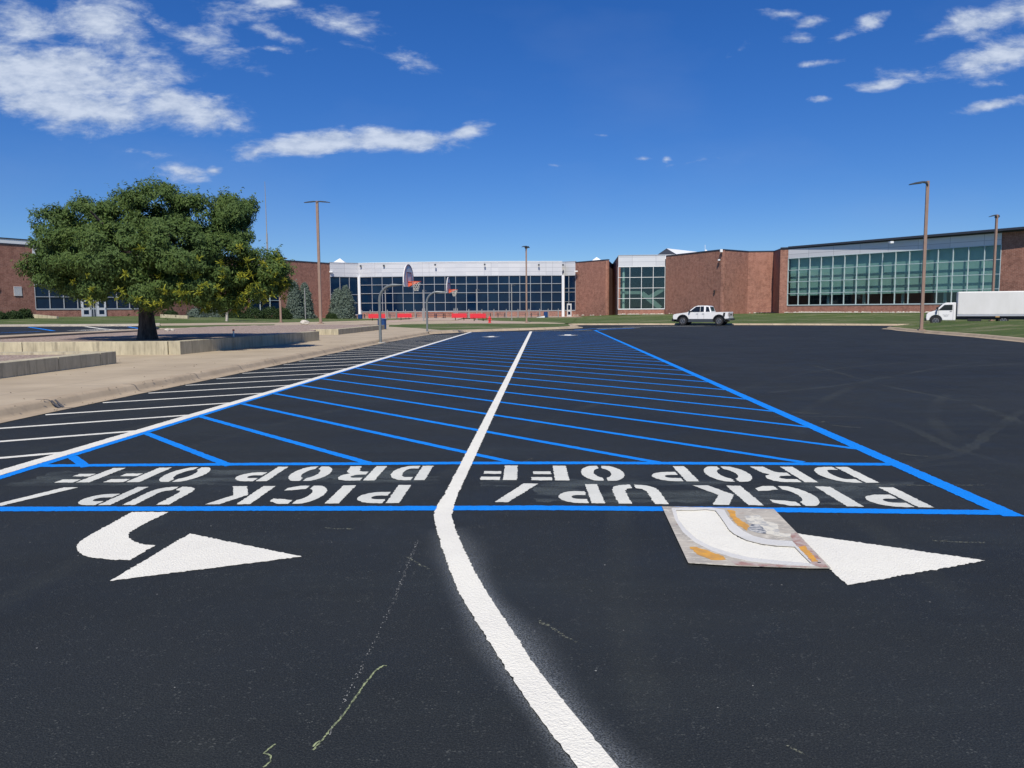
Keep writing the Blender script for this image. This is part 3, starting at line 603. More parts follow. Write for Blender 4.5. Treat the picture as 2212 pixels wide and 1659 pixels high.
# second lot markings (left)
zl = ZL + .018
def ql(cx, cy): return G(cx * .15625, 483.9 + cy * .15625, ZL)
mark('white_line', [strip([ql(0, 1563), ql(800, 1525), ql(1640, 1490)], .3), strip([ql(1180, 1421), ql(1400, 1450), ql(1640, 1470), ql(1650, 1487)], .3)], WHITE, zl, 'thin white lines on the lot behind the tree', .2, .01)
mark('blue_line', [strip([ql(400, 1427), ql(740, 1480)], .25), strip([ql(0, 1510), ql(560, 1488)], .2), strip([ql(1780, 1425), ql(1940, 1450)], .25)], BLUE, zl, 'thin blue lines on the lot behind the tree', .2, .01)
def farword(txt, x0, x1, y0, label):
    a = ql(x0, y0); b3 = ql(x1, y0 - 2); n = len(txt); polys = []
    for i, ch in enumerate(txt):
        if ch == ' ': continue
        fa = i / n; fb = (i + .8) / n
        for g in GL[ch]:
            polys.append([(b3[0] + (a[0] - b3[0]) * (fa + (fb - fa) * u), b3[1] + (a[1] - b3[1]) * (fa + (fb - fa) * u) + (1 - v) * 3.6) for u, v in g])
    mark('road_lettering', polys, WHITE, zl, label, .3, .01)
farword('PICK UP', 900, 1180, 1478, 'far white words PICK UP on the left lot, nearer row, left')
farword('DROP OFF', 1220, 1560, 1478, 'far white words DROP OFF on the left lot, nearer row, right')
farword('PICK UP', 770, 1130, 1419, 'far white words PICK UP on the left lot, farther row')
farword('DROP OFF', 1320, 1780, 1419, 'far white words DROP OFF on the left lot, farther row, right')
deb = MB(); rd = random.Random(21)
for i in range(170):
    y = rd.uniform(9, 52) if rd.random() < .5 else rd.uniform(9, 25); x = gx(y) - rd.uniform(-.1, .42) if rd.random() < .55 else gx(y) - rd.uniform(.6, 6); z = .008 if x > gx(y) - .3 else .156; sz = rd.uniform(.008, .028)
    a = rd.uniform(0, 6.28); deb.add([(x + math.cos(a) * sz, y + math.sin(a) * sz, z), (x + math.cos(a + 2) * sz, y + math.sin(a + 2) * sz, z + sz * .4), (x + math.cos(a + 4) * sz, y + math.sin(a + 4) * sz, z), (x, y, z + sz * .7)], [(0, 1, 3), (1, 2, 3), (2, 0, 3)])
tag(deb.build('grit', mat('dry_grit', (.10, .085, .06), .9, col2=(.25, .2, .14), nscale=9)), 'scattered grit and dry leaves along the kerb', None, None, 'stuff')
kst = MB(); ky = 13.3; kx0 = gx(ky)
for dy_ in (-.05, .06): kst.add([(kx0 - .22, ky + dy_ - .035, .011), (kx0 - .30, ky + dy_ - .035, .075), (kx0 - .36, ky + dy_ - .03, .139), (kx0 - .36, ky + dy_ + .03, .139), (kx0 - .30, ky + dy_ + .035, .075), (kx0 - .22, ky + dy_ + .035, .011)], [(0, 1, 4, 5), (1, 2, 3, 4)])
struct(kst.build('kerb_stain', mat('kerb_patch', (.07, .075, .08), .8, col2=(.16, .15, .14), nscale=30)), 'pair of dark smears on the near kerb face')
# chalk marks
CHALK = mat('yellow_green_chalk', (.34, .39, .20), .9, col2=(.10, .12, .07), nscale=45, contrast=(.42, .58)); CHALKW = mat('white_chalk', (.40, .41, .38), .9, col2=(.1, .1, .1), nscale=40)
q = lambda cx, cy: G(483.9 + cx * .2344, 1296 + cy * .2344)
cpts = [(820, 1385), (900, 1300), (980, 1195), (1060, 1110), (1130, 1020), (1200, 915), (1290, 785), (1390, 660), (1470, 605), (1500, 610)]
mark('chalk_line', [strip([q(*p) for p in cpts], .008), strip([q(*p) for p in [(822, 1355), (850, 1320), (885, 1300)]], .007)], CHALK, ze * .7, 'yellow-green chalk line scratched on the near asphalt', .01, .0018)
mark('chalk_line', [strip([q(*p) for p in [(475, 1330), (410, 1375), (365, 1418), (400, 1422), (432, 1440), (430, 1490), (360, 1545)]], .007)], CHALK, ze * .7, 'small hooked chalk mark at the bottom of the lot', .01, .0015)
dots = []
a = Vector(q(960, 1240)); b3 = Vector(q(1570, 0)); c3 = Vector(G(900, 1170))
for i in range(210):
    f = random.random(); p = a.lerp(b3, f * 1.0) if i < 80 else b3.lerp(c3, f); p = p + Vector((random.gauss(0, .006 + .0 * f), random.gauss(0, .02))); r = random.uniform(.0015, .004); dots.append([p + Vector((-r, 0)), p + Vector((0, -r)), p + Vector((r, 0)), p + Vector((0, r * 1.8))])
for i in range(90):                                  # stray paint flecks and grit near the markings
    x = random.uniform(-3.5, 3.5); y = random.uniform(2.8, 9.5); r = random.choice([.002, .003, .004, .006]); p = Vector((x, y)); dots.append([p + Vector((-r, 0)), p + Vector((0, -r)), p + Vector((r, 0)), p + Vector((0, r))])
mark('paint_flecks', dots, CHALKW, ze * .72, 'dotted snap line and stray flecks on the asphalt', 1, 0)
scr = []
for (ax, ay, bx, by, wd) in [(2015, 1168, 2128, 1172, .02), (1890, 1047, 2125, 1048, .02), (1945, 980, 2005, 986, .03), (1798, 918, 1858, 924, .04), (1780, 910, 1770, 912, .03), (1165, 1340, 1245, 1388, .012), (880, 1203, 925, 1230, .02), (700, 1140, 765, 1143, .02), (1120, 1000, 1150, 990, .01), (1710, 890, 1770, 893, .03), (1700, 1610, 1780, 1650, .01)]:
    scr.append(strip([G(ax, ay), G((ax + bx) / 2, (ay + by) / 2 + 1), G(bx, by)], wd))
SCR, t, b, tcn = newmat('dusty_scuff'); P = tcn.outputs['Object']; b.inputs['Base Color'].default_value = (.36, .37, .26, 1); b.inputs['Roughness'].default_value = .9
t.links.new(rng(t, nz(t, P, 60, 4, .7), .48, .62, 0, .55), b.inputs['Alpha'])
mark('scuff_marks', scr, SCR, ze * .6, 'pale scuffs and short chalk strokes on the asphalt', .03, .006)
# faint dusty wheel tracks on the right
trk = [[(1640, 900), (1900, 905), (2060, 968), (2212, 1010)], [(1940, 1005), (2080, 975), (2150, 925), (2212, 885)], [(1660, 848), (1830, 830), (2000, 800), (2140, 778)], [(1760, 790), (1900, 830), (2080, 868), (2212, 915)], [(1950, 1010), (2080, 1000), (2212, 1003)]]
mist_polys = [strip([tuple(v)[:2] for v in catmull([Vector((*G(*p), 0)) for p in tk], 8)], .14) for tk in trk]
TRK, t, b, tcn = newmat('dust_track'); P = tcn.outputs['Object']; b.inputs['Base Color'].default_value = (.30, .33, .27, 1); b.inputs['Roughness'].default_value = .9
t.links.new(mth(t, 'MULTIPLY', rng(t, nz(t, P, 45, 5, .75), .42, .72, 0, .17), rng(t, nz(t, P, .5, 3), .35, .6)), b.inputs['Alpha'])
mark('dust_tracks', mist_polys, TRK, ze * .5, 'faint dusty tyre tracks on the right side of the lot', .08, .02)
dust = [[(x, y) for x, y in [(-4.9, 7.22), (-1.2, 7.26), (-.75, 7.2), (-.75, 7.42), (-1.2, 7.42), (-4.9, 7.42)]], [(-.3, 7.1), (3.6, 6.95), (3.9, 7.22), (1.5, 7.36), (-.3, 7.4)], [(-4.8, 7.9), (-1, 7.98), (-.7, 7.5), (-4.8, 7.3)], [(.2, 7.16), (3.4, 6.96), (3.4, 6.3), (.2, 6.5)]]
DST, t, b, tcn = newmat('paint_dust'); P = tcn.outputs['Object']; b.inputs['Base Color'].default_value = (.42, .50, .48, 1); b.inputs['Roughness'].default_value = .9
t.links.new(mth(t, 'MULTIPLY', rng(t, nz(t, P, 110, 4, .75), .44, .70, 0, .38), rng(t, nz(t, mapn(t, P, (.7, 2.2, 1)), 1.6, 4), .42, .62)), b.inputs['Alpha'])
mark('paint_dust', dust, DST, ze * .45, 'greenish paint dust between the rows of words', .05, .02)
crack = catmull([Vector((*G(*p), 0)) for p in [(1690, 765), (1780, 784), (1900, 806), (2000, 832), (2120, 856), (2212, 880), (2400, 925)]], 12)
cm = mat('black_seam', (.004, .004, .005), .8)
cm2 = mat('dark_seam', (.010, .011, .013), .8)
mark('pavement_seam', [strip([(a.x, a.y), (b3.x, b3.y)], .006 + .006 * noise.noise(a)) for a, b3 in zip(crack, crack[1:])], cm2, ze * .9, 'thin dark seam running across the right side of the lot', 9, 0)

# ------------------------------------------------------------------ stencil board
q = lambda cx, cy: G3(1382.6 + cx * .21876, 1063 + cy * .21876, 0)
root = thing('stencil_board', 'paint-stained grey stencil sheet lying on the asphalt over an arrow', 'stencil', q(1000, 450))
SB, t, b, tcn = newmat('stained_sheet'); P = tcn.outputs['Object']
c = mixc(t, rng(t, nz(t, P, 3, 5), .35, .65), (.50, .46, .38), (.33, .31, .27)); c = mixc(t, rng(t, nz(t, mapn(t, P, (1, 3, 1)), 9, 7, .75, .6), .52, .60), c, (.62, .58, .48))
c = mixc(t, rng(t, nz(t, mapn(t, P, (1, 2.5, 1), loc=(4, 2, 0)), 6, 6, .7), .60, .66, 0, .7), c, (.30, .17, .13)); t.links.new(c, b.inputs['Base Color']); b.inputs['Roughness'].default_value = .7
outer = [(215, 155), (1320, 180), (1885, 768), (1680, 768), (900, 742), (475, 715)]
hole = [(355, 191), (520, 193), (650, 184), (745, 196), (800, 268), (880, 388), (930, 430), (1050, 490), (1200, 528), (1350, 546), (1525, 556), (1600, 635), (1690, 722), (1400, 700), (1100, 668), (900, 622), (700, 555), (560, 480), (450, 380), (375, 280)]
def ringmesh(outer, hole, z, th, name, mtl):
    o = [q(*p) for p in outer]; h = [q(*p) for p in hole]; bm = bmesh.new()
    ov = [bm.verts.new((p.x, p.y, 0)) for p in o]; hv = [bm.verts.new((p.x, p.y, 0)) for p in h]
    es = [bm.edges.new((l[i], l[(i + 1) % len(l)])) for l in (ov, hv) for i in range(len(l))]
    bmesh.ops.triangle_fill(bm, use_beauty=True, use_dissolve=False, edges=es)
    r = bmesh.ops.extrude_face_region(bm, geom=list(bm.faces)); vs = [g for g in r['geom'] if isinstance(g, bmesh.types.BMVert)]
    bmesh.ops.translate(bm, vec=(0, 0, th), verts=vs); bmesh.ops.recalc_face_normals(bm, faces=bm.faces)
    off = root.location; bmesh.ops.translate(bm, vec=(-off.x, -off.y, z), verts=bm.verts)
    me = bpy.data.meshes.new(name); bm.to_mesh(me); bm.free(); me.materials.append(mtl); ob = bpy.data.objects.new(name, me); COL.objects.link(ob); ob.parent = root; return ob
ringmesh(outer, hole, .0098, .0030, 'sheet', SB)
halo_o = [(310, 172), (520, 168), (700, 166), (830, 190), (870, 260), (930, 330), (1020, 400), (1120, 450), (1250, 482), (1400, 495), (1500, 500), (1600, 598), (1730, 748), (1560, 745), (1400, 735), (1100, 705), (900, 660), (700, 595), (540, 512), (420, 410), (345, 290)]
ringmesh(halo_o, hole, .0125, .0012, 'white_overspray', paintmat('overspray_white', (.74, .73, .68), (.62, .62, .59)))
def patch(name, pts, mtl, z=.0222):
    m = MB(); pp = ragged([(q(*p).x, q(*p).y) for p in pts], .02, .004); m.sheet([(v.x - root.location.x, v.y - root.location.y) for v in pp], z - .0080)
    ob = m.build(name, mtl, root, fix=False)
    if ob.data.polygons[0].normal.z < 0: ob.data.flip_normals()
    return ob
YEL = mat('amber_paint', (.72, .36, .045), .6, col2=(.50, .27, .07), nscale=14); RUST = mat('rust_stain', (.34, .20, .17), .8, col2=(.46, .40, .36), nscale=14, contrast=(.4, .6)); NVY = mat('dark_paint_scrapes', (.06, .08, .12), .7, col2=(.50, .50, .47), nscale=22, contrast=(.42, .52), stretch=(1, 2.5, 1)); CRM = mat('cream_paint', (.68, .65, .54), .7, col2=(.40, .40, .38), nscale=20, contrast=(.45, .6))
patch('yellow_patch', [(490, 560), (560, 560), (700, 610), (820, 650), (850, 685), (780, 692), (700, 690), (600, 650), (540, 610)], YEL)
patch('yellow_patch', [(1562, 560), (1625, 548), (1760, 706), (1700, 708)], YEL)
patch('yellow_patch', [(865, 190), (930, 200), (950, 260), (1050, 330), (1090, 360), (1050, 400), (960, 340), (890, 260)], YEL, .0224)
patch('cream_patch', [(1030, 250), (1180, 245), (1230, 300), (1360, 330), (1380, 420), (1490, 430), (1480, 470), (1350, 455), (1240, 430), (1180, 350), (1060, 320)], CRM)
patch('dark_patch', [(1100, 335), (1180, 340), (1240, 400), (1250, 430), (1180, 425), (1090, 400), (1060, 375)], NVY, .0226)
patch('rust_patch', [(1480, 430), (1545, 418), (1700, 585), (1860, 764), (1780, 764), (1700, 735), (1640, 640), (1560, 560), (1510, 500)], RUST, .0219)
patch('rust_patch', [(900, 700), (1200, 728), (1600, 752), (1700, 764), (1300, 756), (950, 742)], RUST, .0219)
patch('handle_slot', [(1745, 712), (1780, 712), (1790, 719), (1760, 720)], cm, .0228)

# ------------------------------------------------------------------ planter walls (retaining blocks) and gravel
def seg_wall(name, a, b2, z0, z1, wd, label, gaps=(), lean=0):
    r = thing(name, label, 'planter wall', (a[0], a[1], z0)); o = Vector((a[0], a[1], z0))
    pts = [0] + list(gaps) + [1]; A = Vector((a[0], a[1])); B = Vector((b2[0], b2[1])); d = (B - A); t_ = d.normalized(); n = Vector((-t_.y, t_.x))
    for i, (f0, f1) in enumerate(zip(pts, pts[1:])):
        p = A + d * f0 + t_ * (.012 if i else 0); q2 = A + d * f1 - t_ * (.012 if f1 < 1 else 0); m = MB()
        m.prism([p, q2, q2 + n * wd, p + n * wd], z0 - .05, z1); ob = m.build('block', PLANT, r, origin=o)
        bv = ob.modifiers.new('bevel', 'BEVEL'); bv.width = .012; bv.segments = 2
    return r
# near planter on the left
a = G(-260, 852, .15); c = G(252, 785, .15)
dv2 = (Vector(c) - Vector(a)).normalized(); nrm = Vector((-dv2.y, dv2.x))
seg_wall('planter_wall', a, c, .15, .51, .42, 'low grey concrete wall nearest the viewer, partly cut by the left edge', [.30, .665, .9])
e = Vector(c) + nrm * 7; seg_wall('planter_wall', (c[0] - .42, c[1] - .002), (e.x, e.y + .6), .15, .505, -.30, 'far end wall of the nearest gravel bed', [.5]) if False else None
M = MB(); A = Vector(a) + nrm * .42; B = Vector(c) + nrm * .42; M.prism([A, B - dv2 * .0, B + nrm * 9 - dv2 * .2, A + nrm * 9], .1, .44); struct(M.build('gravel_bed', GRAV), 'pinkish gravel bed nearest the viewer')
M = MB(); M.prism([B - dv2 * .40 + nrm * .001, B - dv2 * .0 + nrm * .001, B + nrm * 9, B + nrm * 9 - dv2 * .40], .1, .508); tag(M.build('planter_wall', PLANT), 'low back wall closing the nearest gravel bed', 'planter wall')
# second planter (tree bed)
P1 = G(390, 766, .15); P2 = G(690, 735.5, .15); P0 = G(-200, 763, .15)
P0 = (P1[0] - 22, P1[1] + .4)
seg_wall('planter_wall', P1, P2, .15, .62, .45, 'long shaded concrete wall under the tree', [.30, .50, .72, .84])
seg_wall('planter_wall', P0, (P1[0] - .455, P1[1] + .008), .15, .618, .45, 'sunlit yellowish concrete wall in front of the tree bed', [.35, .55, .76])
d2 = (Vector(P2) - Vector(P1)).normalized(); n2v = Vector((-d2.y, d2.x))
bedpoly = [Vector((P1[0] - .46, P1[1] + .46)), Vector(P2) + n2v * .45, Vector(G(700, 718, .5)) + Vector((-1.2, 3)), Vector(G(560, 706, .45)), Vector(G(470, 708, .45)), Vector(G(340, 713.6, .52)), Vector(G(300, 718.0, .515)), Vector(G(0, 735, .515)), Vector(G(-60, 738.4, .515)), Vector((P1[0] - 8.3, P1[1] + .62))]
M = MB(); M.prism(bedpoly, .1, .56); struct(M.build('gravel_bed', GRAV), 'pinkish gravel bed around the big tree')
# third planter
Q0 = G(600, 723.5, .15); Q1 = G(731, 723, .15); Q2 = G(833, 711.3, .15)
Q1v = Vector(Q1); seg_wall('planter_wall', Q1, Q2, .15, .50, .42, 'farthest grey concrete wall behind the first hoop', [.24, .42, .62, .82])
seg_wall('planter_wall', (Q1[0] - 8.5, Q1[1] + .3), (Q1[0] - .425, Q1[1] + .01), .15, .498, .42, 'short sunlit concrete wall right of the tree bed', [.6])
d3 = (Vector(Q2) - Vector(Q1)).normalized(); n3 = Vector((-d3.y, d3.x))
M = MB(); M.prism([Vector((Q1[0] - .43, Q1[1] + .43)), Vector(Q2) + n3 * .42, Vector(G(760, 701.5, .45)), Vector(G(640, 701.8, .45)), Vector(G(540, 704.5, .45)), Vector((Q1[0] - 8.5, Q1[1] + .7))], .1, .46); struct(M.build('gravel_bed', GRAV), 'pinkish gravel bed behind the far concrete wall')

# ------------------------------------------------------------------ right mound
mg = [G(1925, 708.5), G(1912, 711.5), G(1935, 714), G(1990, 719.5), G(2100, 728.5), G(2212, 740), G(2420, 768), G(2800, 830)]
tip = Vector(mg[1]); mg = [(tip.x + 4.0, tip.y + 4.2), (tip.x + 1.2, tip.y + 2.6), (tip.x + .1, tip.y + .9), (tip.x + .1, tip.y - .6)] + [tuple(p) for p in mg[2:]]
mk = []
for i, p in enumerate(mg):
    a = Vector(mg[max(0, i - 1)]); b3 = Vector(mg[min(len(mg) - 1, i + 1)]); d = (b3 - a).normalized(); mk.append((p[0] - d.y * .62, p[1] + d.x * .62))
kerb('kerb', mg, mk, 70, 'kerb curving round the grass mound on the right', joints=True)
near = [(p[0], p[1], .156) for p in mk]
far = []
ks = [(0, 0, .156)]
fx = [(31.6, 60.9, .17), (31.8, 60.6, .2), (32.2, 60, .25), (32.8, 59, .33), (34, 57.5, .45), (36, 55, .6), (41, 51.5, .8), (50, 46, .95), (64, 38, 1.0)]
ob = lawn('grass_mound', near, fx, 9, 'grass mound on the right before the box truck', hump=.12)
lawn('grass_mound', [(p[0], p[1], p[2]) for p in fx[0:]], [(32.2, 61.7, 0), (32.9, 61.6, 0), (33.6, 61.2, 0), (34.6, 60.6, 0), (36.4, 59.4, 0), (38.6, 57.2, 0), (44, 53.8, 0), (53, 48, 0), (67, 40, 0)], 4, 'back slope of the grass mound')
# grass blades scattered on the mound and lawns edge
bl = MB()
def blade(x, y, z, h):
    a = random.uniform(0, 6.28); w2 = h * .16; lx = random.gauss(0, .35) * h; ly = random.gauss(0, .35) * h; c_, s2 = math.cos(a) * w2, math.sin(a) * w2
    bl.add([(x - c_, y - s2, z), (x + c_, y + s2, z), (x + lx, y + ly, z + h)], [(0, 1, 2)])
npt = resample(near, 60); fpt = resample(fx, 60)
for i in range(15000):
    u = random.random() ** 1.0 * 58.9; k = int(u); f = u - k; v = random.random() ** 1.3
    a = npt[k].lerp(npt[k + 1], f); c = fpt[k].lerp(fpt[k + 1], f); p = a.lerp(c, v)
    if p.x / max(p.y, 1) > .72: continue
    blade(p.x, p.y, p.z + .12 * math.sin(math.pi * v) - .02, random.uniform(.03, .07))
tag(bl.build('grass_blades', BLADE, fix=False), 'loose grass blades on the mound', None, None, 'stuff')

# ------------------------------------------------------------------ school
bld = thing('school_building', 'long red brick school with silver panels and tall glazed walls', 'school', (0, 130, 0))
BO = Vector((0, 130, 0))
def bpart(m, name, mats, parent=None, label=None):
    ob = m.build(name, mats, parent or bld, origin=BO if parent is None else BO)
    if parent is not None: pass
    if label: ob['label'] = label
    return ob
def bpt(p, px=None): return p
def brick(p0, p1, z1=10.05, z0=-.2, label=None, cope=True, name='brick_wall'):
    m = MB(); m.wall(p0, p1, z0, z1, 0, .35); o = bpart(m, name, BRICK, None, label)
    if cope:
        m = MB(); m.wall(p0, p1, z1, z1 + .16, .06, .5); c = m.build('coping', COPE, o, origin=BO)
    return o
def curtain(p0, p1, zs, nb, knee, top, glass, frame, label, fasc=True, fr0=1.0, mw=.07, copemat=None, bays=None, ftop=10.2, eave=None):
    t_ = Vector((p1[0] - p0[0], p1[1] - p0[1])); Ln = t_.length; t_.normalize()
    m = MB(); m.wall(p0, p1, knee, top, -.10, .02); g_ = bpart(m, 'glazed_wall', glass, None, label)
    m = MB()
    bs = bays or [i / nb for i in range(nb + 1)]
    for f in bs:
        c = Vector(p0[:2]) + t_ * Ln * f; m.wall(c - t_ * mw / 2, c + t_ * mw / 2, knee, top, .04, .16)
    for z in zs: m.wall(p0, p1, z - mw / 2, z + mw / 2, .036, .15)
    m.wall(p0, p1, knee - .09, knee + .05, .07, .2); m.wall(p0, p1, top - .10, top + .002, .05, .16)
    m.build('mullions', frame, g_, origin=BO)
    m = MB(); m.wall(p0, p1, -.2, knee - .095, 0, .3); bpart(m, 'brick_base', BRICK)
    if fasc:
        m = MB(); m.wall(p0, p1, top, ftop, .03, .35); f_ = bpart(m, 'metal_fascia', METAL)
        m = MB(); m.wall(p0, p1, ftop, ftop + .12, .08, .5); m.build('coping', eave or SIL, f_, origin=BO)
    return g_
# left wing
LA = (-58.6, 95.3); LB = (-49.0, 106.0); LC = (-41.9, 124.0); LD = (-38.6, 129.0); LE_ = (-32.5, 139.2)
L00 = (-70, 74.5)
o = brick(L00, LA, 9.75, label='left brick wall with a white parapet band')
m = MB(); m.wall(L00, LA, 9.91, 10.42, .03, .3); bpart(m, 'metal_fascia', ROOFW)
m = MB(); m.wall(L00, LA, 10.42, 10.55, .08, .4); bpart(m, 'coping', COPE)
gw = curtain(LA, LB, (6.6, 5.1, 3.62), 9, 2.12, 8.2, NAVY, SIL, 'dark glazed wall of the left wing', ftop=10.3)
# doors in the left glazed wall (bays 5 and 7)
tL = (Vector(LB) - Vector(LA)); lL = tL.length; tL.normalize(); nL = Vector((tL.y, -tL.x))
def fpix(x):   # fraction along left wall seen at photo x
    s = (x - CX) / F; a = Vector(LA); b3 = Vector(LB); return (s * a.y - a.x) / ((b3.x - a.x) - s * (b3.y - a.y))
def door_at(x0, x1, z0, z1, wallp0, dirv, nrmv, frac, Ln, label):
    c0 = Vector(wallp0) + dirv * (Ln * frac(x0)); c1 = Vector(wallp0) + dirv * (Ln * frac(x1))
    m = MB(); m.wall(c0, c1, z0, z1, .14, .12); d = bpart(m, 'door', DOORM, None, label); w_ = (c1 - c0).length
    for (za, zb) in ((.52, .88), (.14, .38)):
        m = MB(); e0 = c0 + dirv * w_ * .24; e1_ = c0 + dirv * w_ * .78; m.wall(e0, e1_, z0 + (z1 - z0) * za, z0 + (z1 - z0) * zb, .15, .02); m.build('pane', NAVY, d, origin=BO)
    m = MB(); h = c0 + dirv * w_ * .88; m.wall(h, h + dirv * .05, z0 + 1.0, z0 + 1.25, .20, .06); m.build('handle', SIL, d, origin=BO)
door_at(181, 201, 1.10, 3.34, LA, tL, nL, fpix, lL, 'left of the two pale doors'); door_at(214, 234, 1.10, 3.34, LA, tL, nL, fpix, lL, 'right of the two pale doors')
c0 = Vector(LA) + tL * lL * fpix(201.5); c1 = Vector(LA) + tL * lL * fpix(213.5)
m = MB(); m.wall(c0, c1, 1.1, 3.6, .05, .05); g_ = bpart(m, 'sidelight', NAVY); m = MB(); m.wall(c0, c0 + tL * .1, 1.1, 3.75, .12, .1); m.wall(c1 - tL * .1, c1, 1.1, 3.75, .12, .1); mdl = (c0 + c1) / 2; m.wall(mdl - tL * .05, mdl + tL * .05, 1.1, 3.6, .10, .08); m.wall(c0, c1, 2.1, 2.2, .08, .05); m.build('mullions', SIL, g_, origin=BO)
brick(LB, LC, 9.9)
curtain(LC, LD, (5.2, 3.4), 3, 1.3, 7.8, NAVY, SILG, 'narrow glazed wall behind the hedge')
brick(LD, LE_, 10.02)
# centre
C1 = (-28.0, 142.4)
curtain(LE_, C1, (4.55, 3.05), 3, .9, 7.82, NAVY, SIL, 'short glazed wall angled beside the blue spruce')
R_ = 105.; cxx = -6.; cyy = 139.9 + R_; arc = [(-28.0, 142.4)]
for i in range(1, 20):
    x = -27.4 + (9.25 + 27.4) * i / 19.0; arc.append((x, cyy - math.sqrt(R_ * R_ - (x - cxx) ** 2)))
arc.append((9.25, cyy - math.sqrt(R_ * R_ - (9.25 - cxx) ** 2))) if arc[-1][0] < 9.2 else None
zs = (6.28, 4.73, 3.0); gm = MB(); fm = MB(); km = MB(); me_ = MB(); cp = MB()
for a, b3 in zip(arc, arc[1:]):
    gm.wall(a, b3, 1.42, 7.82, -.1, .02); tt = (Vector(b3) - Vector(a)).normalized()
    for z in zs: fm.wall(a, b3, z - .04, z + .04, .037, .13)
    fm.wall(a, b3, 1.33, 1.47, .07, .2); fm.wall(a, b3, 7.70, 7.823, .05, .16); c = Vector(b3); fm.wall(c - tt * .036, c + tt * .036, 1.42, 7.82, .045, .15)
    km.wall(a, b3, -.2, 1.325, 0, .3); me_.wall(a, b3, 7.82, 10.2, .03, .3); cp.wall(a, b3, 10.2, 10.32, .08, .4)
g_ = bpart(gm, 'glazed_wall', NAVY, None, 'wide bowed dark glazed wall in the middle'); fm.build('mullions', SIL, g_, origin=BO); bpart(km, 'brick_base', BRICK); f_ = bpart(me_, 'metal_fascia', METAL, None, 'long silver fascia over the middle glazing'); cp.build('coping', ROOFW, f_, origin=BO)
m = MB(); m.tube([(-27.9, 142.1, 0), (-27.9, 142.1, 7.8)], .28); bpart(m, 'column', ROOFW)
m = MB(); m.tube([(9.4, 140.6, 0), (9.4, 140.6, 7.8)], .28); bpart(m, 'column', ROOFW)
C4 = arc[-1]; C5 = G(1243, 565.3, 10.2); C5 = (C5[0], C5[1])
C4b = (C4[0] + .1, C4[1] + 1.6)
gw = curtain(C4b, C5, (5.45, 4.75, 3.0), 2, 1.42, 7.82, NAVY, SIL, 'narrow glazed wall with a door in the middle')
tt = (Vector(C5) - Vector(C4b)); ll = tt.length; tt.normalize()
def fp2(x):
    s = (x - CX) / F; a = Vector(C4b); b3 = Vector(C5); return (s * a.y - a.x) / ((b3.x - a.x) - s * (b3.y - a.y))
door_at(1226, 1235.5, .3, 2.65, C4b, tt, Vector((tt.y, -tt.x)), fp2, ll, 'grey door of the middle block')
C6a = (16.62, 134.0); C6b = (19.3, 147.8); C6 = (17.42, 126.4)
brick(C5, C6a, 10.0, label='brick wall right of the middle glazing'); brick(C6a, C6b, 9.9)
B0 = G(1437, 551.3, 10.2)
brick((19.31, 147.9), C6, 10.0, label='shaded return wall of the stair block')
g2 = curtain(C6, B0, (6.7, 4.98, 3.3), 4, 1.6, 8.48, TEAL, ROOFW, 'green-tinted window of the stair hall', ftop=10.2)
A0 = (B0[0] + .05, B0[1] - .3); A1 = G(1562, 537.3, 10.2); B1 = G(1617, 541.5, 10.2); Cc = (41.6, 116.6); PP = (38.75, 111.95)
brick(A0, A1, 10.0, label='large dark brick wall'); brick(A1, B1, 10.0, label='lighter brick wall turning right'); brick(B1, Cc, 10.0, label='brick wall next to the right glazing')
W0 = (39.75, 111.5); W1 = (55.9, 88.78)
brick((39.6, 118), PP, 9.95); brick(PP, W0, 9.95, label='narrow brick pier')
g3 = curtain(W0, W1, (6.96, 5.3, 3.63), 16, 2.0, 8.68, TEAL, SILG, 'large green-tinted window wall with blinds', ftop=9.95, eave=COPE)
brick(W1, (58.2, 85.0), 9.95); brick((58.2, 85.0), (58.5, 84.6), 9.8); brick((58.5, 84.6), (75, 58), 9.95, label='brick wall at the right edge')
m = MB(); m.wall(PP, W0, 10.1, 10.25, .14, 2); m.wall(W0, (75, 58), 10.09, 10.34, .14, 2.5); bpart(m, 'roof_edge', COPE)
# interior behind tinted glass
tw = (Vector(W1) - Vector(W0)); lw_ = tw.length; tw.normalize(); nw = Vector((tw.y, -tw.x))
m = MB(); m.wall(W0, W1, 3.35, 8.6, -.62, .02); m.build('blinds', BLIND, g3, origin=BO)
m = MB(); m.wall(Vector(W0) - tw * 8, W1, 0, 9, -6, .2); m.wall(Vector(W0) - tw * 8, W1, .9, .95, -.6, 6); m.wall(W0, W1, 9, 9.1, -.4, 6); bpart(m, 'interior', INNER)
for i in (3, 6, 9, 12): c = Vector(W0) + tw * lw_ * (i + .25) / 16 - nw * 1.3; m = MB(); m.tube([(c.x, c.y, .9), (c.x, c.y, 8.9)], .2); m.build('interior_column', INLIT, g3, origin=BO)
tb = (Vector(B0) - Vector(C6)); lb = tb.length; tb.normalize(); nb_ = Vector((tb.y, -tb.x))
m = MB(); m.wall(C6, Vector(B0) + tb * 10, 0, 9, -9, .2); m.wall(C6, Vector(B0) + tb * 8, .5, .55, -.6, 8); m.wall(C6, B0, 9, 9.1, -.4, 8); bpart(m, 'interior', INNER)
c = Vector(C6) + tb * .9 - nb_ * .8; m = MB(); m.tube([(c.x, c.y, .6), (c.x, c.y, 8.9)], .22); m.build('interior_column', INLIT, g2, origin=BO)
m = MB(); s0 = Vector(C6) + tb * lb * .30 - nb_ * 3; s1 = Vector(C6) + tb * lb * .95 - nb_ * 3
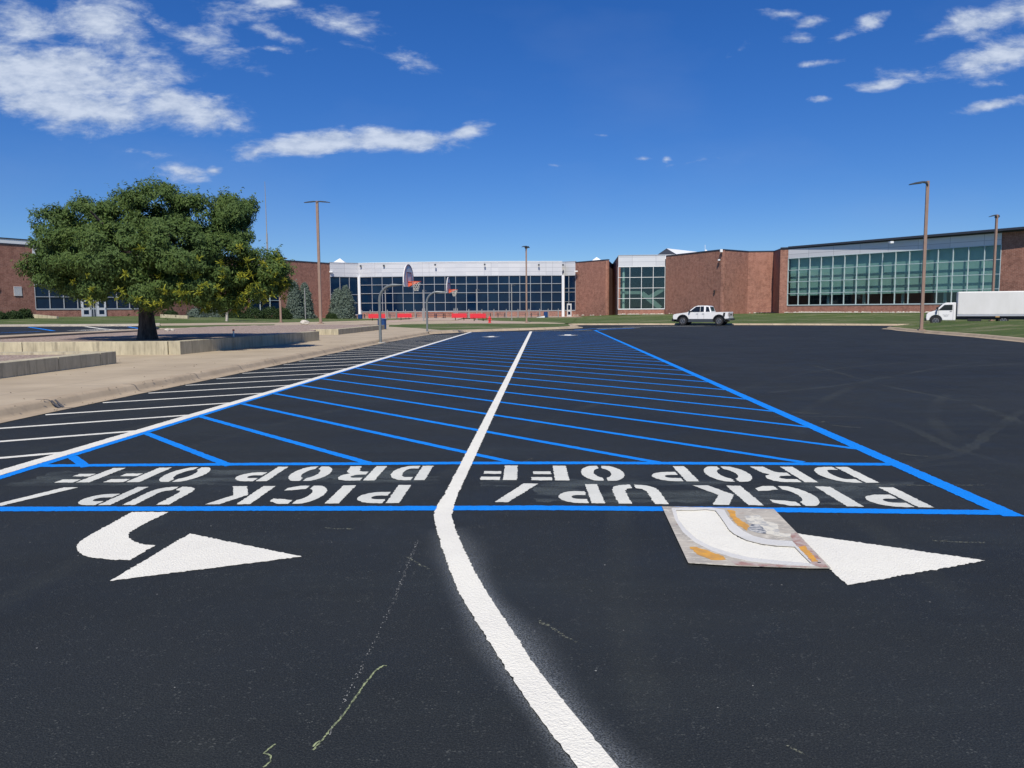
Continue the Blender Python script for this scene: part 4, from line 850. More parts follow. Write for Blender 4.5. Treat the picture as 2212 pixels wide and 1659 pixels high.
m.beam((s1.x, s1.y, 1.7), (s0.x + tb.x * 1.8, s0.y + tb.y * 1.8, 4.2), .2, .8); m.beam((s0.x - 2, s0.y, 4.3), (s0.x + tb.x * 1.8, s0.y + tb.y * 1.8, 4.3), .2, .5); m.beam((s0.x + 2.6, s0.y, 3.2), (s1.x + .5, s1.y, 4.9), .2, .7); m.build('staircase', mat('stair_paint', (.20, .23, .21), .8), g2, origin=BO)
# roofs
pl = [L00, LA, LB, LC, LD, LE_, C1] + arc[1:] + [C4b, C5, C6a, C6b, C6, B0, A1, B1, (41.5, 116.5), W0, W1, (58.2, 85), (75, 58), (120, 90), (110, 200), (-110, 200), (-110, 90)]
from mathutils.geometry import tessellate_polygon
pv = [Vector((p[0], p[1] + .3, 0)) for p in pl]; m = MB(); m.add([(p.x, p.y, 9.6) for p in pv], [tuple(f) for f in tessellate_polygon([pv])]); bpart(m, 'roof', ROOFM)
def pyr(x0, x1, xa, ya, yb, dist, label):
    b0_ = AT(x0, yb, dist); b1_ = AT(x1, yb, dist); ap = AT(xa, ya, dist); w2 = (b1_.x - b0_.x) / 2; cx2 = (b0_.x + b1_.x) / 2; cy2 = dist + w2; zb = b0_.z - .6; m = MB()
    v = [(cx2 - w2, cy2 - w2, zb), (cx2 + w2, cy2 - w2, zb), (cx2 + w2, cy2 + w2, zb), (cx2 - w2, cy2 + w2, zb), (cx2, cy2, ap.z + .1), (cx2 - w2, cy2 - w2, 9.5), (cx2 + w2, cy2 - w2, 9.5), (cx2 + w2, cy2 + w2, 9.5), (cx2 - w2, cy2 + w2, 9.5)]
    m.add(v, [(0, 1, 4), (1, 2, 4), (2, 3, 4), (3, 0, 4), (5, 6, 1, 0), (6, 7, 2, 1), (7, 8, 3, 2), (8, 5, 0, 3)]); bpart(m, 'skylight', ROOFW, None, label)
pyr(707, 752, 727, 557.5, 568, 158, 'left white pyramid skylight'); pyr(1270, 1312, 1292, 555, 563.5, 160, 'right white pyramid skylight')
g0 = AT(1418, 551.5, 140); g1 = AT(1461, 549, 140); ga = AT(1440, 536.5, 140); m = MB()
dp = Vector((12, 14, 0)); m.add([g0, g1, ga, g0 + dp, g1 + dp, ga + dp, (g0.x, g0.y, 9.5), (g1.x, g1.y, 9.5), g1 + dp - Vector((0, 0, 2)), g0 + dp - Vector((0, 0, 2))], [(0, 1, 2), (0, 2, 5, 3), (1, 4, 5, 2), (3, 5, 4), (0, 6, 7, 1), (1, 7, 8, 4), (0, 3, 9, 6)]); m.m[0] = 1; bpart(m, 'gable_roof', [ROOFW, COPE])
an_ = AT(1523, 540, 128); m = MB(); m.tube([(an_.x, an_.y, 9.6), (an_.x, an_.y, 12.0)], .035, 6); m.tube([(an_.x + .1, an_.y - .1, 11.0), (an_.x + .12, an_.y - .2, 11.02)], [.2, .2], 10); m.tube([(an_.x - .22, an_.y - .1, 10.8), (an_.x - .24, an_.y - .2, 10.8)], [.17, .17], 10); bpart(m, 'roof_antenna', ROOFW)
for x in (1031, 1113, 966.): p = AT(x - 0, 565.3, 150); m = MB(); m.tube([(p.x, 150, 9.6), (p.x, 150, p.z)], .5, 10); bpart(m, 'roof_vent', SIL)
# fascia floodlights, cameras, wall boxes
def on_wall(px, py, dist, name, mtl, w3=.3, h3=.3, dd=.3, rz=0, label=None):
    p = AT(px, py, dist); m = MB(); m.box((p.x, p.y, p.z), (w3, dd, h3), rz); m.box((p.x, p.y + dd * .5, p.z + h3 * .3), (w3 * .4, dd * 1.4, h3 * .3), rz); return bpart(m, name, mtl, None, label)
for (px, py, dd_) in ((779, 574.5, 141.8), (829, 573.8, 140.9), (940, 572, 139.3), (1047, 571.5, 139.2), (1164, 572.3, 139.8), (1216, 572.3, 141.3)): on_wall(px, py, dd_ + .12, 'wall_light', DARKM, .30, .30, .2)
on_wall(715.5, 587.2, 139.0, 'security_camera', ROOFW, .6, .22, .4); on_wall(1244, 586, 140.0, 'security_camera', ROOFW, .6, .22, .5)
on_wall(1558, 541.5, A1[1] - .25, 'security_camera', ROOFW, .36, .4, .3); on_wall(1553, 561.5, A1[1] + .25, 'security_camera', ROOFW, .3, .2, .3); on_wall(51, 556.5, 95.3, 'security_camera', ROOFW, .3, .2, .8, .9)
on_wall(1543, 629, A1[1] + 1.35, 'wall_light', BLACK, .2, .25, .3)
on_wall(1925, 523.5, 98.0, 'security_camera', ROOFW, .4, .25, .5)
def wpl(x):  # on the left brick wall
    s = (x - CX) / F; a = Vector(L00); b3 = Vector(LA); f = (s * a.y - a.x) / ((b3.x - a.x) - s * (b3.y - a.y)); return a.lerp(b3, f)
a = wpl(39); c = wpl(56); m = MB()
for k in range(7): m.wall(a, c, 3.85 + k * .125, 3.85 + k * .125 + .08, .06, .06)
m.wall(a, c, 3.72, 3.80, .08, .1); m.wall(a, c, 4.72, 4.80, .08, .1); bpart(m, 'louvre', ROOFW)
a = wpl(1.5); c = wpl(8.5); m = MB(); m.wall(a, c, 4.2, 4.62, .08, .08); bpart(m, 'orange_box', mat('orange_sign', (.60, .16, .06), .6))
# ramp walls
def ramp(px0, px1, py0, py1, pyb, dist, label):
    a = AT(px0, py0, dist); c = AT(px1, py1, dist - 3); m = MB(); m.side([(0, -1), (c.x - a.x, -1), (c.x - a.x, c.z - .9), (0, a.z - .9)], 0, .3)
    o = m.build('ramp_wall', PLANT); o.location = (a.x, a.y, .9); o.rotation_euler = (0, 0, math.atan2(-1.2, c.x - a.x)); return tag(o, label, 'low wall')
ramp(66, 104, 678.5, 684.0, 688, 88, 'pale sloped ramp wall below the left bushes'); ramp(346, 394, 679, 682, 686, 98, 'pale sloped ramp wall right of the tree trunk')
# base mulch path at left
M = MB(); M.sheet([(-58, 93.6, 1.18), (-57.5, 95.0, 1.19), (-49.5, 104.4, 1.14), (-47.5, 104.0, 1.14)], 0) if False else None

# ------------------------------------------------------------------ white rocks at the foot of the right wing
rk = MB()
def rock(mb, x, y, z, r):
    base_ = [(1, 0, 0), (0, 1, 0), (-1, 0, 0), (0, -1, 0), (0, 0, 1), (0, 0, -1)]; v = [(x + a * r * random.uniform(.7, 1.3), y + b3 * r * random.uniform(.7, 1.3), z + c * r * random.uniform(.5, .8)) for a, b3, c in base_]
    mb.add(v, [(0, 1, 4), (1, 2, 4), (2, 3, 4), (3, 0, 4), (1, 0, 5), (2, 1, 5), (3, 2, 5), (0, 3, 5)])
for (p0, p1, z, n) in ((W0, W1, .93, 300), (C6, B0, .72, 70), (C5, C6a, .52, 12), (B1, Cc, .86, 20), (A0, A1, .80, 14)):
    for i in range(n):
        f = random.random(); p = Vector(p0).lerp(Vector(p1), f); tn = (Vector(p1) - Vector(p0)).normalized(); p = p + Vector((tn.y, -tn.x)) * random.uniform(.2, 1.0); rock(rk, p.x, p.y, z, random.uniform(.10, .24))
tag(rk.build('white_rocks', ROCK), 'row of white rocks along the foot of the wall', None, None, 'stuff')
def one_rock(px, py, z, r, label):
    m = MB(); p = G3(px, py, z); bm = bmesh.new(); bmesh.ops.create_icosphere(bm, subdivisions=2, radius=r)
    for v in bm.verts: v.co *= 1 + .35 * noise.noise(v.co * 3 / r + Vector((px, 0, 0))); v.co.z *= .6
    me = bpy.data.meshes.new('rock'); bm.to_mesh(me); bm.free(); me.materials.append(ROCK); o = bpy.data.objects.new('rock', me); COL.objects.link(o); o.location = (p.x, p.y, z + r * .25); tag(o, label, 'rock')
one_rock(659, 699.5, .46, .42, 'white rock on the gravel left of the double lamp'); one_rock(362, 714.8, .56, .16, 'small pale rock on the gravel right of the trunk'); one_rock(372, 714.2, .56, .13, 'smaller pale rock beside another behind the trunk')

# ------------------------------------------------------------------ big tree
tb_ = G3(318, 733, .56)
tree = thing('shade_tree', 'wide round shade tree with yellow seed clusters in the gravel bed', 'tree', tb_)
m = MB(); m.tube([(0, 0, -.1), (0, .0, .15), (.02, 0, .6), (.0, 0, 1.1), (.08, 0, 1.7), (.22, 0, 2.2), (.3, 0, 2.9)], [.44, .37, .31, .28, .29, .26, .2], 16)
for (dx, dy, dz, r) in ((-2.6, -.4, 2.0, .17), (2.8, .3, 1.9, .17), (-1.3, 1.6, 2.1, .13), (1.4, -1.0, 2.0, .13), (.2, .8, 2.3, .13), (-.6, -1.8, 2.2, .13), (3.9, .8, 1.0, .1), (-3.9, .4, 1.2, .1)):
    s0 = Vector((.15, 0, 2.0)); e_ = s0 + Vector((dx, dy, dz)); md = s0.lerp(e_, .45) + Vector((0, 0, .25)); m.tube([s0, md, e_, e_ + Vector((dx * .35, dy * .35, dz * .25))], [r * 1.3, r, r * .6, r * .2], 8)
tk = m.build('trunk', BARK, tree)
for v in tk.data.vertices:
    if v.co.z < 2.2: v.co += Vector((v.co.x, v.co.y, 0)).normalized() * .05 * noise.noise(Vector((v.co.x * 6, v.co.y * 6, v.co.z * 1.6)))
# lobes given by the outline in the photo (px) with depth offsets; scale at the tree: m per px
mp_ = tb_.y / F
def lobe(px, py, rx, rz, dy): 
    p = AT(px, py, tb_.y); return (p.x - tb_.x, dy, p.z - tb_.z, rx * mp_, max(rx, rz) * mp_ * .9, rz * mp_)
LB_ = [lobe(*a) for a in [
 (340, 455, 75, 62, 0), (255, 465, 80, 58, 1.2), (170, 470, 70, 55, .6), (125, 500, 45, 50, -.4), (420, 465, 75, 55, .5), (485, 455, 52, 45, 1.0), (510, 490, 40, 50, 0),
 (110, 560, 40, 55, .3), (170, 570, 75, 60, -1.5), (250, 560, 90, 65, -2.2), (340, 560, 90, 70, -2.8), (430, 560, 90, 70, -2.2), (510, 570, 75, 60, -1.2), (565, 575, 45, 42, 0), (600, 590, 28, 30, -.5),
 (150, 610, 60, 35, 1.0), (235, 615, 60, 38, -1.5), (310, 630, 65, 36, -2.4), (400, 630, 75, 38, -2.6), (480, 630, 70, 40, -1.8), (545, 620, 60, 38, -.5), (590, 618, 34, 28, .4),
 (300, 520, 90, 70, 2.6), (420, 530, 90, 70, 2.6), (200, 540, 80, 60, 2.4), (360, 600, 120, 50, 1.5), (500, 600, 70, 50, 1.8), (350, 415, 30, 26, .3), (385, 650, 40, 20, -2.0), (500, 655, 50, 20, -.8)]]
cv = MB(); fv = MB(); rnd = random.Random(3)
def leafcard(mb, p, nrm_, s, rr, asp=.38):
    a = Vector((rr.gauss(0, 1), rr.gauss(0, 1), rr.gauss(0, 1))).normalized(); n = (nrm_ + a * .9).normalized(); t1 = n.cross(Vector((rr.gauss(0, 1), rr.gauss(0, 1), rr.gauss(0, 1)))).normalized(); t2 = n.cross(t1)
    mb.add([p - t1 * s, p + t2 * s * asp, p + t1 * s, p - t2 * s * asp], [(0, 1, 2, 3)])
tot = sum(l[3] * l[5] for l in LB_)
for (x, y, z, rx, ry, rz) in LB_:
    for _ in range(int(760 * rx * rz / tot) + 4):    # each lobe is a heap of leafy clumps
        d = Vector((rnd.gauss(0, 1), rnd.gauss(0, 1), rnd.gauss(0, 1))).normalized()
        if d.y > .55 and rnd.random() < .5: continue
        r = rnd.uniform(.66, 1.0) * (1 + .16 * noise.noise(d * 2.6 + Vector((x, y, z))))
        c = Vector((x + d.x * (rx - .18) * r, y + d.y * ry * r, z + d.z * (rz - .18) * r)); rc = rnd.uniform(.26, .56)
        if noise.noise(c * .9) < -.5: continue
        n_l = int(650 * rc * rc / .22 * .62)
        for _k in range(n_l):
            e = Vector((rnd.gauss(0, 1), rnd.gauss(0, 1), rnd.gauss(.25, .9))).normalized(); q2 = e * rc * (rnd.random() ** .35) * (1 + .35 * noise.noise(e * 2.2 + c * 3)); q2.z *= .72
            nn = (e * .8 + d * .5 + Vector((0, -.25, .35))).normalized(); a = Vector((rnd.gauss(0, 1), rnd.gauss(0, 1), rnd.gauss(0, 1))).normalized()
            n = (nn + a * .55).normalized(); t1 = (n.cross(Vector((rnd.gauss(0, 1), rnd.gauss(0, 1), rnd.gauss(0, .6))))).normalized(); t2 = n.cross(t1); s3 = rnd.uniform(.045, .085); p = c + q2
            cv.add([p - t1 * s3, p + t2 * s3 * .36, p + t1 * s3, p - t2 * s3 * .36], [(0, 1, 2, 3)])
        for _k in range(2):                          # a spray poking out of the clump
            e = (d + Vector((rnd.gauss(0, .5), rnd.gauss(0, .5), rnd.gauss(.25, .4)))).normalized(); L9 = rc * rnd.uniform(1.05, 1.5)
            for h in range(14):
                p = c + e * L9 * (h / 13.0) + Vector((rnd.gauss(0, .03), rnd.gauss(0, .03), rnd.gauss(0, .03))); leafcard(cv, p, Vector((0, -.3, 1)), rnd.uniform(.05, .08), rnd)
for i in range(150):                                  # seed clusters, mostly low and to the right
    x, y, z, rx, ry, rz = LB_[rnd.choice([11, 12, 12, 13, 13, 14, 14, 18, 18, 18, 19, 19, 19, 19, 20, 20, 20, 21, 21, 28, 28, 29, 29, 29, 17, 10])]
    d = Vector((rnd.gauss(.25, .8), -abs(rnd.gauss(0, 1)), rnd.gauss(-.2, .6))).normalized(); c = Vector((x + d.x * rx * 1.08, y + d.y * ry * 1.22 - .12, z + d.z * rz * 1.08))
    nn = rnd.randint(14, 34)
    for _k in range(nn): q2 = (Vector((rnd.gauss(0, 1), rnd.gauss(0, .7), rnd.gauss(.3, .9)))).normalized(); s2 = rnd.uniform(.05, .17) + (.10 if rnd.random() < .15 else 0); tt2 = c + q2 * s2; w4 = Vector((rnd.gauss(0, 1), rnd.gauss(0, 1), rnd.gauss(0, 1))).normalized() * .011; fv.add([c + q2 * .02 - w4, c + q2 * .02 + w4, tt2 + w4 * 1.6, tt2 - w4 * 1.6], [(0, 1, 2, 3)])
cv.build('crown', LEAF, tree, fix=False); fv.build('seed_clusters', BLOOM, tree, fix=False)

# ------------------------------------------------------------------ other plants
def shrub(name, px, py, z, wpx, hpx, dist, label, mtl, cat, kind='round', n=2200, leaf=.14, group=None, seed=1):
    rr = random.Random(seed); base_ = AT(px, py, dist); s = dist / F; w2 = wpx * s / 2; h = hpx * s; o = thing(name, label, cat, (base_.x, dist, z), 0, group); m = MB()
    for _ in range(n):
        if kind == 'cone':
            f = rr.random() ** 1.35; a = rr.uniform(0, 6.283); prof = (1 - f) ** .55 * (.85 + .3 * noise.noise(Vector((math.cos(a) * 1.6, math.sin(a) * 1.6, f * 7 + seed)))); r = w2 * prof * rr.uniform(.78, 1.04); p = Vector((math.cos(a) * r, math.sin(a) * r, .1 + f * h)); nn = Vector((math.cos(a), math.sin(a), .5))
        else:
            a = rr.uniform(0, 6.283); e_ = math.asin(rr.uniform(-.1, 1)); k = rr.uniform(.8, 1.0) * (1 + .25 * noise.noise(Vector((math.cos(a) * 2 + seed, math.sin(a) * 2, e_ * 2)))); p = Vector((math.cos(a) * math.cos(e_) * w2 * k, math.sin(a) * math.cos(e_) * min(w2, h * 1.2) * k, math.sin(e_) * h * k)); nn = p.normalized()
        for _k in range(3): leafcard(m, p + Vector((rr.gauss(0, 1), rr.gauss(0, 1), rr.gauss(0, 1))) * leaf * .8, nn, leaf * rr.uniform(.6, 1.2), rr, .4)
    m.build('foliage', mtl, o, fix=False); m = MB(); m.tube([(0, 0, -.1), (0, 0, h * .5)], [.12, .05], 8); m.build('trunk', BARK, o); return o
shrub('blue_spruce', 731, 684, .3, 52, 60, 131, 'left leader of the wide blue-green spruce beside the fence', SPRUCE, 'conifer', 'cone', 2600, .19, seed=2)
shrub('blue_spruce', 748, 684, .3, 48, 66, 130, 'right leader of the wide blue-green spruce beside the fence', SPRUCE, 'conifer', 'cone', 2600, .19, seed=5)
shrub('blue_spruce', 637, 684, .4, 46, 76, 122, 'slim blue-green spruce just right of the shade tree', SPRUCE, 'conifer', 'cone', 2600, .18, seed=3)
shrub('blue_spruce', 660, 684, .4, 44, 72, 124, 'blue-green spruce behind the thin grey lamp', SPRUCE, 'conifer', 'cone', 2600, .18, seed=4)
shrub('blue_spruce', 470, 683, .7, 40, 48, 112, 'dark spruce behind the pale sapling trunk', SPRUCE, 'conifer', 'cone', 1800, .17, seed=6)
for i, (px, w5, h5, dd_, z_, lb_) in enumerate([(30, 34, 15, 84, 1.0, 'round green bush by the left brick wall'), (54, 26, 19, 86, 1.05, 'taller green bush by the corner of the left brick wall'), (2, 20, 12, 82, 1.0, 'small green bush at the left edge'), (368, 30, 13, 104, .95, 'small bush above the ramp wall right of the trunk'), (425, 46, 19, 106, .85, 'bluish spreading bush left of the pale sapling'),
        (510, 40, 14, 108, .7, 'low grey-green bush right of the pale sapling'), (548, 44, 23, 110, .6, 'green hedge bush before the narrow glazing'), (585, 46, 26, 112, .55, 'tall green hedge bush beside the narrow glazing'), (612, 36, 24, 114, .5, 'green hedge bush at the foot of the slim spruce'), (716, 22, 10, 128, .35, 'low shrub left of the wide spruce')]):
    shrub('bush', px, 684, z_, w5, h5, dd_, lb_, BUSH if i != 4 else SPRUCE, 'bush', 'round', 1000, .13, seed=10 + i)
# pale-trunked young tree behind
p = G3(490, 692, .62); o = thing('young_tree', 'young tree with a pale leaning trunk behind the big tree', 'tree', (p.x, p.y, .62)); m = MB(); m.tube([(0, 0, -.1), (.08, 0, 1.2), (.3, 0, 2.6), (.45, 0, 3.6)], [.16, .12, .09, .05], 10); m.build('trunk', BIRCH, o); m = MB(); rr = random.Random(9)
for _ in range(900): leafcard(m, Vector((.4 + rr.gauss(0, .9), rr.gauss(0, .9), 4.3 + rr.gauss(0, .8))), Vector((0, 0, 1)), .14, rr)
m.build('crown', LEAF, o, fix=False)

# ------------------------------------------------------------------ basketball hoops
def make_hoop(label):
    r = thing('basketball_hoop', label, 'basketball hoop', (0, 0, 0), 0, 'basketball hoops at the kerb')
    # +x is toward the board
    m = MB(); pts = [(0, 0, 0), (0, 0, 1.9)] + [(.75 - .75 * math.cos(rad(a)), 0, 2.15 + .75 * math.sin(rad(a))) for a in range(0, 91, 9)] + [(1.45, 0, 2.90)]
    m.tube(pts, .072, 16); m.box((1.42, 0, 2.86), (.18, .1, .1)); m.build('post', STEEL, r)
    m = MB(); m.tube([(0, 0, -.02), (0, 0, .03)], .26, 18); m.build('footing', mat('footing_paint', (.45, .43, .38), .9) if 'footing_paint' not in bpy.data.materials else bpy.data.materials['footing_paint'], r)
    # fan-shaped board in the yz plane
    out = [(-.62, 2.80), (.62, 2.80)] + [(.68, 3.0)] + [(.68 * math.cos(rad(a)), 3.15 + .78 * math.sin(rad(a))) for a in range(0, 181, 10)] + [(-.68, 3.0)]
    m = MB(); n = len(out); vs = [(1.52, y, z) for y, z in out] + [(1.56, y, z) for y, z in out]; m.add(vs, [tuple(range(n)), tuple(range(2 * n - 1, n - 1, -1))] + [(i, (i + 1) % n, (i + 1) % n + n, i + n) for i in range(n)]); bd = m.build('backboard', BOARD, r)
    m = MB()
    for sgn, x in ((1, 1.563),):
        for y0, z0, y1, z1 in ((-.3, 3.05, -.3, 3.5), (.3, 3.05, .3, 3.5), (-.33, 3.5, .33, 3.5)): m.beam((x, y0, z0), (x, y1, z1), .03, .05)
        edge = [(x, y * .93, 3.2 + (z - 3.2) * .93) for y, z in out[2:]]
        for a, b3 in zip(edge, edge[1:]): m.beam(a, b3, .02, .035)
    m.build('board_marking', mat('dull_purple_line', (.22, .10, .12), .6) if 'dull_purple_line' not in bpy.data.materials else bpy.data.materials['dull_purple_line'], bd)
    m = MB(); cxr = 1.56 + .15 + .23; m.tube([(cxr + .23 * math.cos(rad(a)), .23 * math.sin(rad(a)), 3.05) for a in range(0, 361, 12)], .016, 6, caps=False)
    m.side([(1.56, 3.07), (1.56, 2.80), (1.66, 2.84), (2.02, 3.03), (2.02, 3.05)], -.10, -.085); m.side([(1.56, 3.07), (1.56, 2.80), (1.66, 2.84), (2.02, 3.03), (2.02, 3.05)], .085, .10); m.box((1.67, 0, 3.05), (.22, .26, .02)); m.build('rim', ORANGE, r)
    m = MB(); K = 10
    for lv in range(5):
        z0, z1 = 3.04 - lv * .09, 3.04 - (lv + 1) * .09; ra = .225 - .026 * lv; rb = .225 - .026 * (lv + 1)
        for k in range(K):
            a0 = 2 * math.pi * (k + .5 * (lv % 2)) / K
            for sg in (-.5, .5):
                a1 = a0 + sg * 2 * math.pi / K; m.beam((cxr + ra * math.cos(a0), ra * math.sin(a0), z0), (cxr + rb * math.cos(a1), rb * math.sin(a1), z1), .014, .014)
    m.build('net', NET, r); return r
h1 = make_hoop('nearer basketball hoop with a fan-shaped board at the kerb')
p = G3(822, 741, 0); h1.location = (p.x, p.y, .01); h1.rotation_euler = (0, 0, rad(-13)); h1.scale = (1.02, 1.02, 1.0)
p = G3(923, 720.5, 0); h2 = dup(h1, (p.x, p.y, .01), rad(-6), 'farther basketball hoop with a fan-shaped board at the kerb')

# ------------------------------------------------------------------ lamp posts
def lamp(px, py, z, ptop, label, heads, rz=0, w3=.13, hz=.75, mtl=BRONZE, name='lamp_post', dist=None, taper=1, group='tall lamp posts'):
    p = G3(px, py, z) if dist is None else Vector((AT(px, py, dist).x, dist, z)); h = AT(px, ptop, p.y).z - z; r = thing(name, label, 'lamp post', (p.x, p.y, z), rz, group); m = MB(); m.box((0, 0, h / 2), (w3, w3, h)); m.box((0, 0, .04), (w3 * 2.2, w3 * 2.2, .08)); m.build('pole', mtl, r)
    for sgn in heads:
        m = MB(); a = sgn; L_ = hz; rt = Matrix.Rotation(a, 3, 'Z'); 
        pr = [(.0, -.30), (.10, -.12), (.25, -.10), (L_ * .5, -.13), (L_, -.16), (L_ * 1.45, -.19), (L_ * 1.45, -.155), (L_, -.07), (L_ * .5, -.02), (.2, -.02), (.05, -.08)]
        tmp = MB(); tmp.side(pr, -.17, .17); m.add([rt @ Vector(v) + Vector((0, 0, h)) for v in tmp.v], tmp.f); m.build('lamp_head', DARKM, r)
    return r
lamp(1990, 713.5, .16, 391, 'tall bronze lamp post with one head on the grass mound', [math.pi - .0], rz=rad(-14), w3=.17, hz=.72)
lamp(2141, 700, .3, 463.5, 'bronze lamp post behind the white box truck', [math.pi - .25, 0.9], dist=70, w3=.17, hz=.42)
lamp(693, 699.5, .24, 434, 'double-headed bronze lamp post beside the wide spruce', [0, math.pi], w3=.26, hz=.95)
lamp(1137.5, 697, .155, 531, 'bronze lamp post before the middle glazing', [1.2, math.pi + 1.0], w3=.17, hz=.5)
lamp(607, 696.5, .34, 615, 'short bronze post half hidden by the shade tree', [0], w3=.2, hz=.3)
for i, (px, pt, pb_, lb_) in enumerate([(660, 622, 684, 'thin grey garden lamp in front of the spruce'), (833.5, 624.5, 685, 'thin grey garden lamp behind the blue bin'), (915, 626, 689, 'thin grey garden lamp left of the farther hoop'), (1030, 624.5, 683, 'thin grey garden lamp above the right pair of benches'), (1105.5, 614, 692, 'thin grey garden lamp left of the bronze post')]):
    lamp(px, pb_, .16, pt, lb_, [0.2], w3=.13, hz=.35, mtl=GREYF, name='garden_lamp', dist=(118, 112, 105, 112, 106)[i], group='thin grey garden lamps')
# mast far behind
p = AT(582, 660, 185); top = AT(581.5, 392, 185); m = MB(); m.tube([(p.x, 185, 0), (p.x, 185, top.z * .62), (p.x, 185, top.z * .63), (p.x, 185, top.z)], [.28, .2, .12, .05], 8); tag(m.build('radio_mast', GREYF), 'tall thin grey mast rising beyond the school', 'mast')

# ------------------------------------------------------------------ fence
fp = [(781.8, 0), (800, 0), (818.3, 0), (837, 0), (856, 0), (876, 0), (897, 0), (913, 1), (917.5, 1), (922, 1)]
fp2_ = [(981, 1), (984.5, 1), (988, 1), (1012.8, 0), (1041, 0), (1067, 0), (1093.7, 0), (1119, 0), (1142.7, 0), (1166, 0), (1184, 0), (1206, 0)]
for grp, lb_ in ((fp, 'grey picket fence left of the plaza gate'), (fp2_, 'grey picket fence right of the plaza gate')):
    r = thing('fence', lb_, 'fence', (AT(grp[0][0], 680, 128).x, 128, .3)); ox = r.location.x; xs = [AT(x, 680, 128).x - ox for x, _ in grp]
    for x, (px, big) in zip(xs, grp): m = MB(); hh = 1.55 if big else 1.36; m.box((x, 0, hh / 2), (.16, .16, hh)); m.box((x, 0, hh + .05), (.08, .08, .1)); m.build('post', GREYF, r)
    m = MB()
    for a, c in zip(xs, xs[1:]):
        if c - a < .6: continue
        for z in (.15, 1.15): m.beam((a, 0, z), (c, 0, z), .04, .05)
        n = int((c - a) / .16)
        for k in range(1, n): m.box((a + (c - a) * k / n, 0, .65), (.025, .02, 1.05))
    m.build('picket_panel', GREYF, r)

# ------------------------------------------------------------------ benches, tables, bins, hydrant
def make_bench(label):
    r = thing('bench', label, 'bench', (0, 0, 0), 0, 'red benches on the plaza')
    m = MB()
    for k in range(5): m.box((0, -.30 + .0 * k, .50 + k * .105), (2.2, .03, .09))
    m.box((0, -.29, .72), (2.1, .012, .5)); m.build('backrest', RED, r)
    m = MB()
    for k in range(4): m.box((0, -.22 + k * .125, .44), (2.2, .11, .03))
    m.box((0, .23, .40), (2.2, .03, .10)); m.box((0, -.28, .40), (2.2, .03, .08)); m.build('seat', RED, r)
    for s in (-.62, .62): m = MB(); m.box((s, 0, .2), (.08, .1, .42)); m.box((s, 0, .02), (.1, .5, .04)); m.box((s, -.05, .40), (.06, .5, .05)); m.build('leg', BLACK, r)
    for s in (-1.1, 1.1): m = MB(); m.beam((s, -.3, .66), (s, .2, .66), .05, .03); m.beam((s, .2, .44), (s, .2, .66), .04, .03); m.build('armrest', BLACK, r)
    return r
bn = [(815, 692.7, 'red bench left of the first hoop post'), (875, 691, 'red bench between the two hoop posts'), (993, 691.8, 'red bench left of another near the hydrant'), (1034, 693.2, 'red bench nearest the red hydrant')]
b0_ = None
for i, (px, py, lb_) in enumerate(bn):
    p = G3(px, py, .165); s = [1.1, 1.0, .95, .95][i]
    if b0_ is None: b0_ = make_bench(lb_); b0_.location = p; o = b0_
    else: o = dup(b0_, p, 0, lb_)
    o.rotation_euler = (0, 0, rad((4, -4, -8, -14)[i])); o.scale = (1.12 if i == 0 else 1.0, 1, 1)
def make_table(label, mt_):
    r = thing('picnic_table', label, 'picnic table', (0, 0, 0), 0, 'picnic tables behind the fence')
    m = MB(); m.box((0, 0, .75), (1.9, .75, .05)); m.build('tabletop', mt_, r)
    for s in (-.65, .65): m = MB(); m.box((0, s, .45), (1.9, .28, .04)); m.build('seat', mt_, r)
    for s in (-.6, .6): m = MB(); m.box((s, 0, .37), (.12, .12, .75)); m.box((s, 0, .04), (.14, 1.2, .06)); m.box((s, 0, .42), (.1, 1.4, .05)); m.build('leg', mt_, r)
    return r
tb1 = make_table('dark picnic table', TABLE); tb2 = make_table('navy picnic table', TABLB)
tl = [(795, 1, 'dark picnic table behind the leftmost bench'), (850, 2, 'navy picnic table left of the second bench'), (907, 2, 'navy picnic table left of the grey gate posts'), (932, 2, 'navy picnic table just inside the gate gap'), (950, 2, 'navy picnic table in the middle of the gate gap'), (969, 1, 'dark picnic table at the right of the gate gap'), (1000, 2, 'navy picnic table behind the third bench'), (1052, 1, 'dark picnic table just left of the hydrant'), (1083, 1, 'dark picnic table right of the hydrant'), (1127, 1, 'dark picnic table left of the bronze lamp post'), (1155, 1, 'dark picnic table right of the bronze lamp post')]
u1 = u2 = False
for i, (px, k, lb_) in enumerate(tl):
    dd_ = 134 + (i % 3) * .8 if not 4 <= i <= 5 else 131; p = AT(px, 683, dd_); loc = (p.x, dd_, .3)
    if k == 1 and not u1: tb1.location = loc; tb1['label'] = lb_; u1 = True
    elif k == 2 and not u2: tb2.location = loc; tb2['label'] = lb_; u2 = True
    else: dup(tb1 if k == 1 else tb2, loc, rad((i * 37) % 25 - 10), lb_)
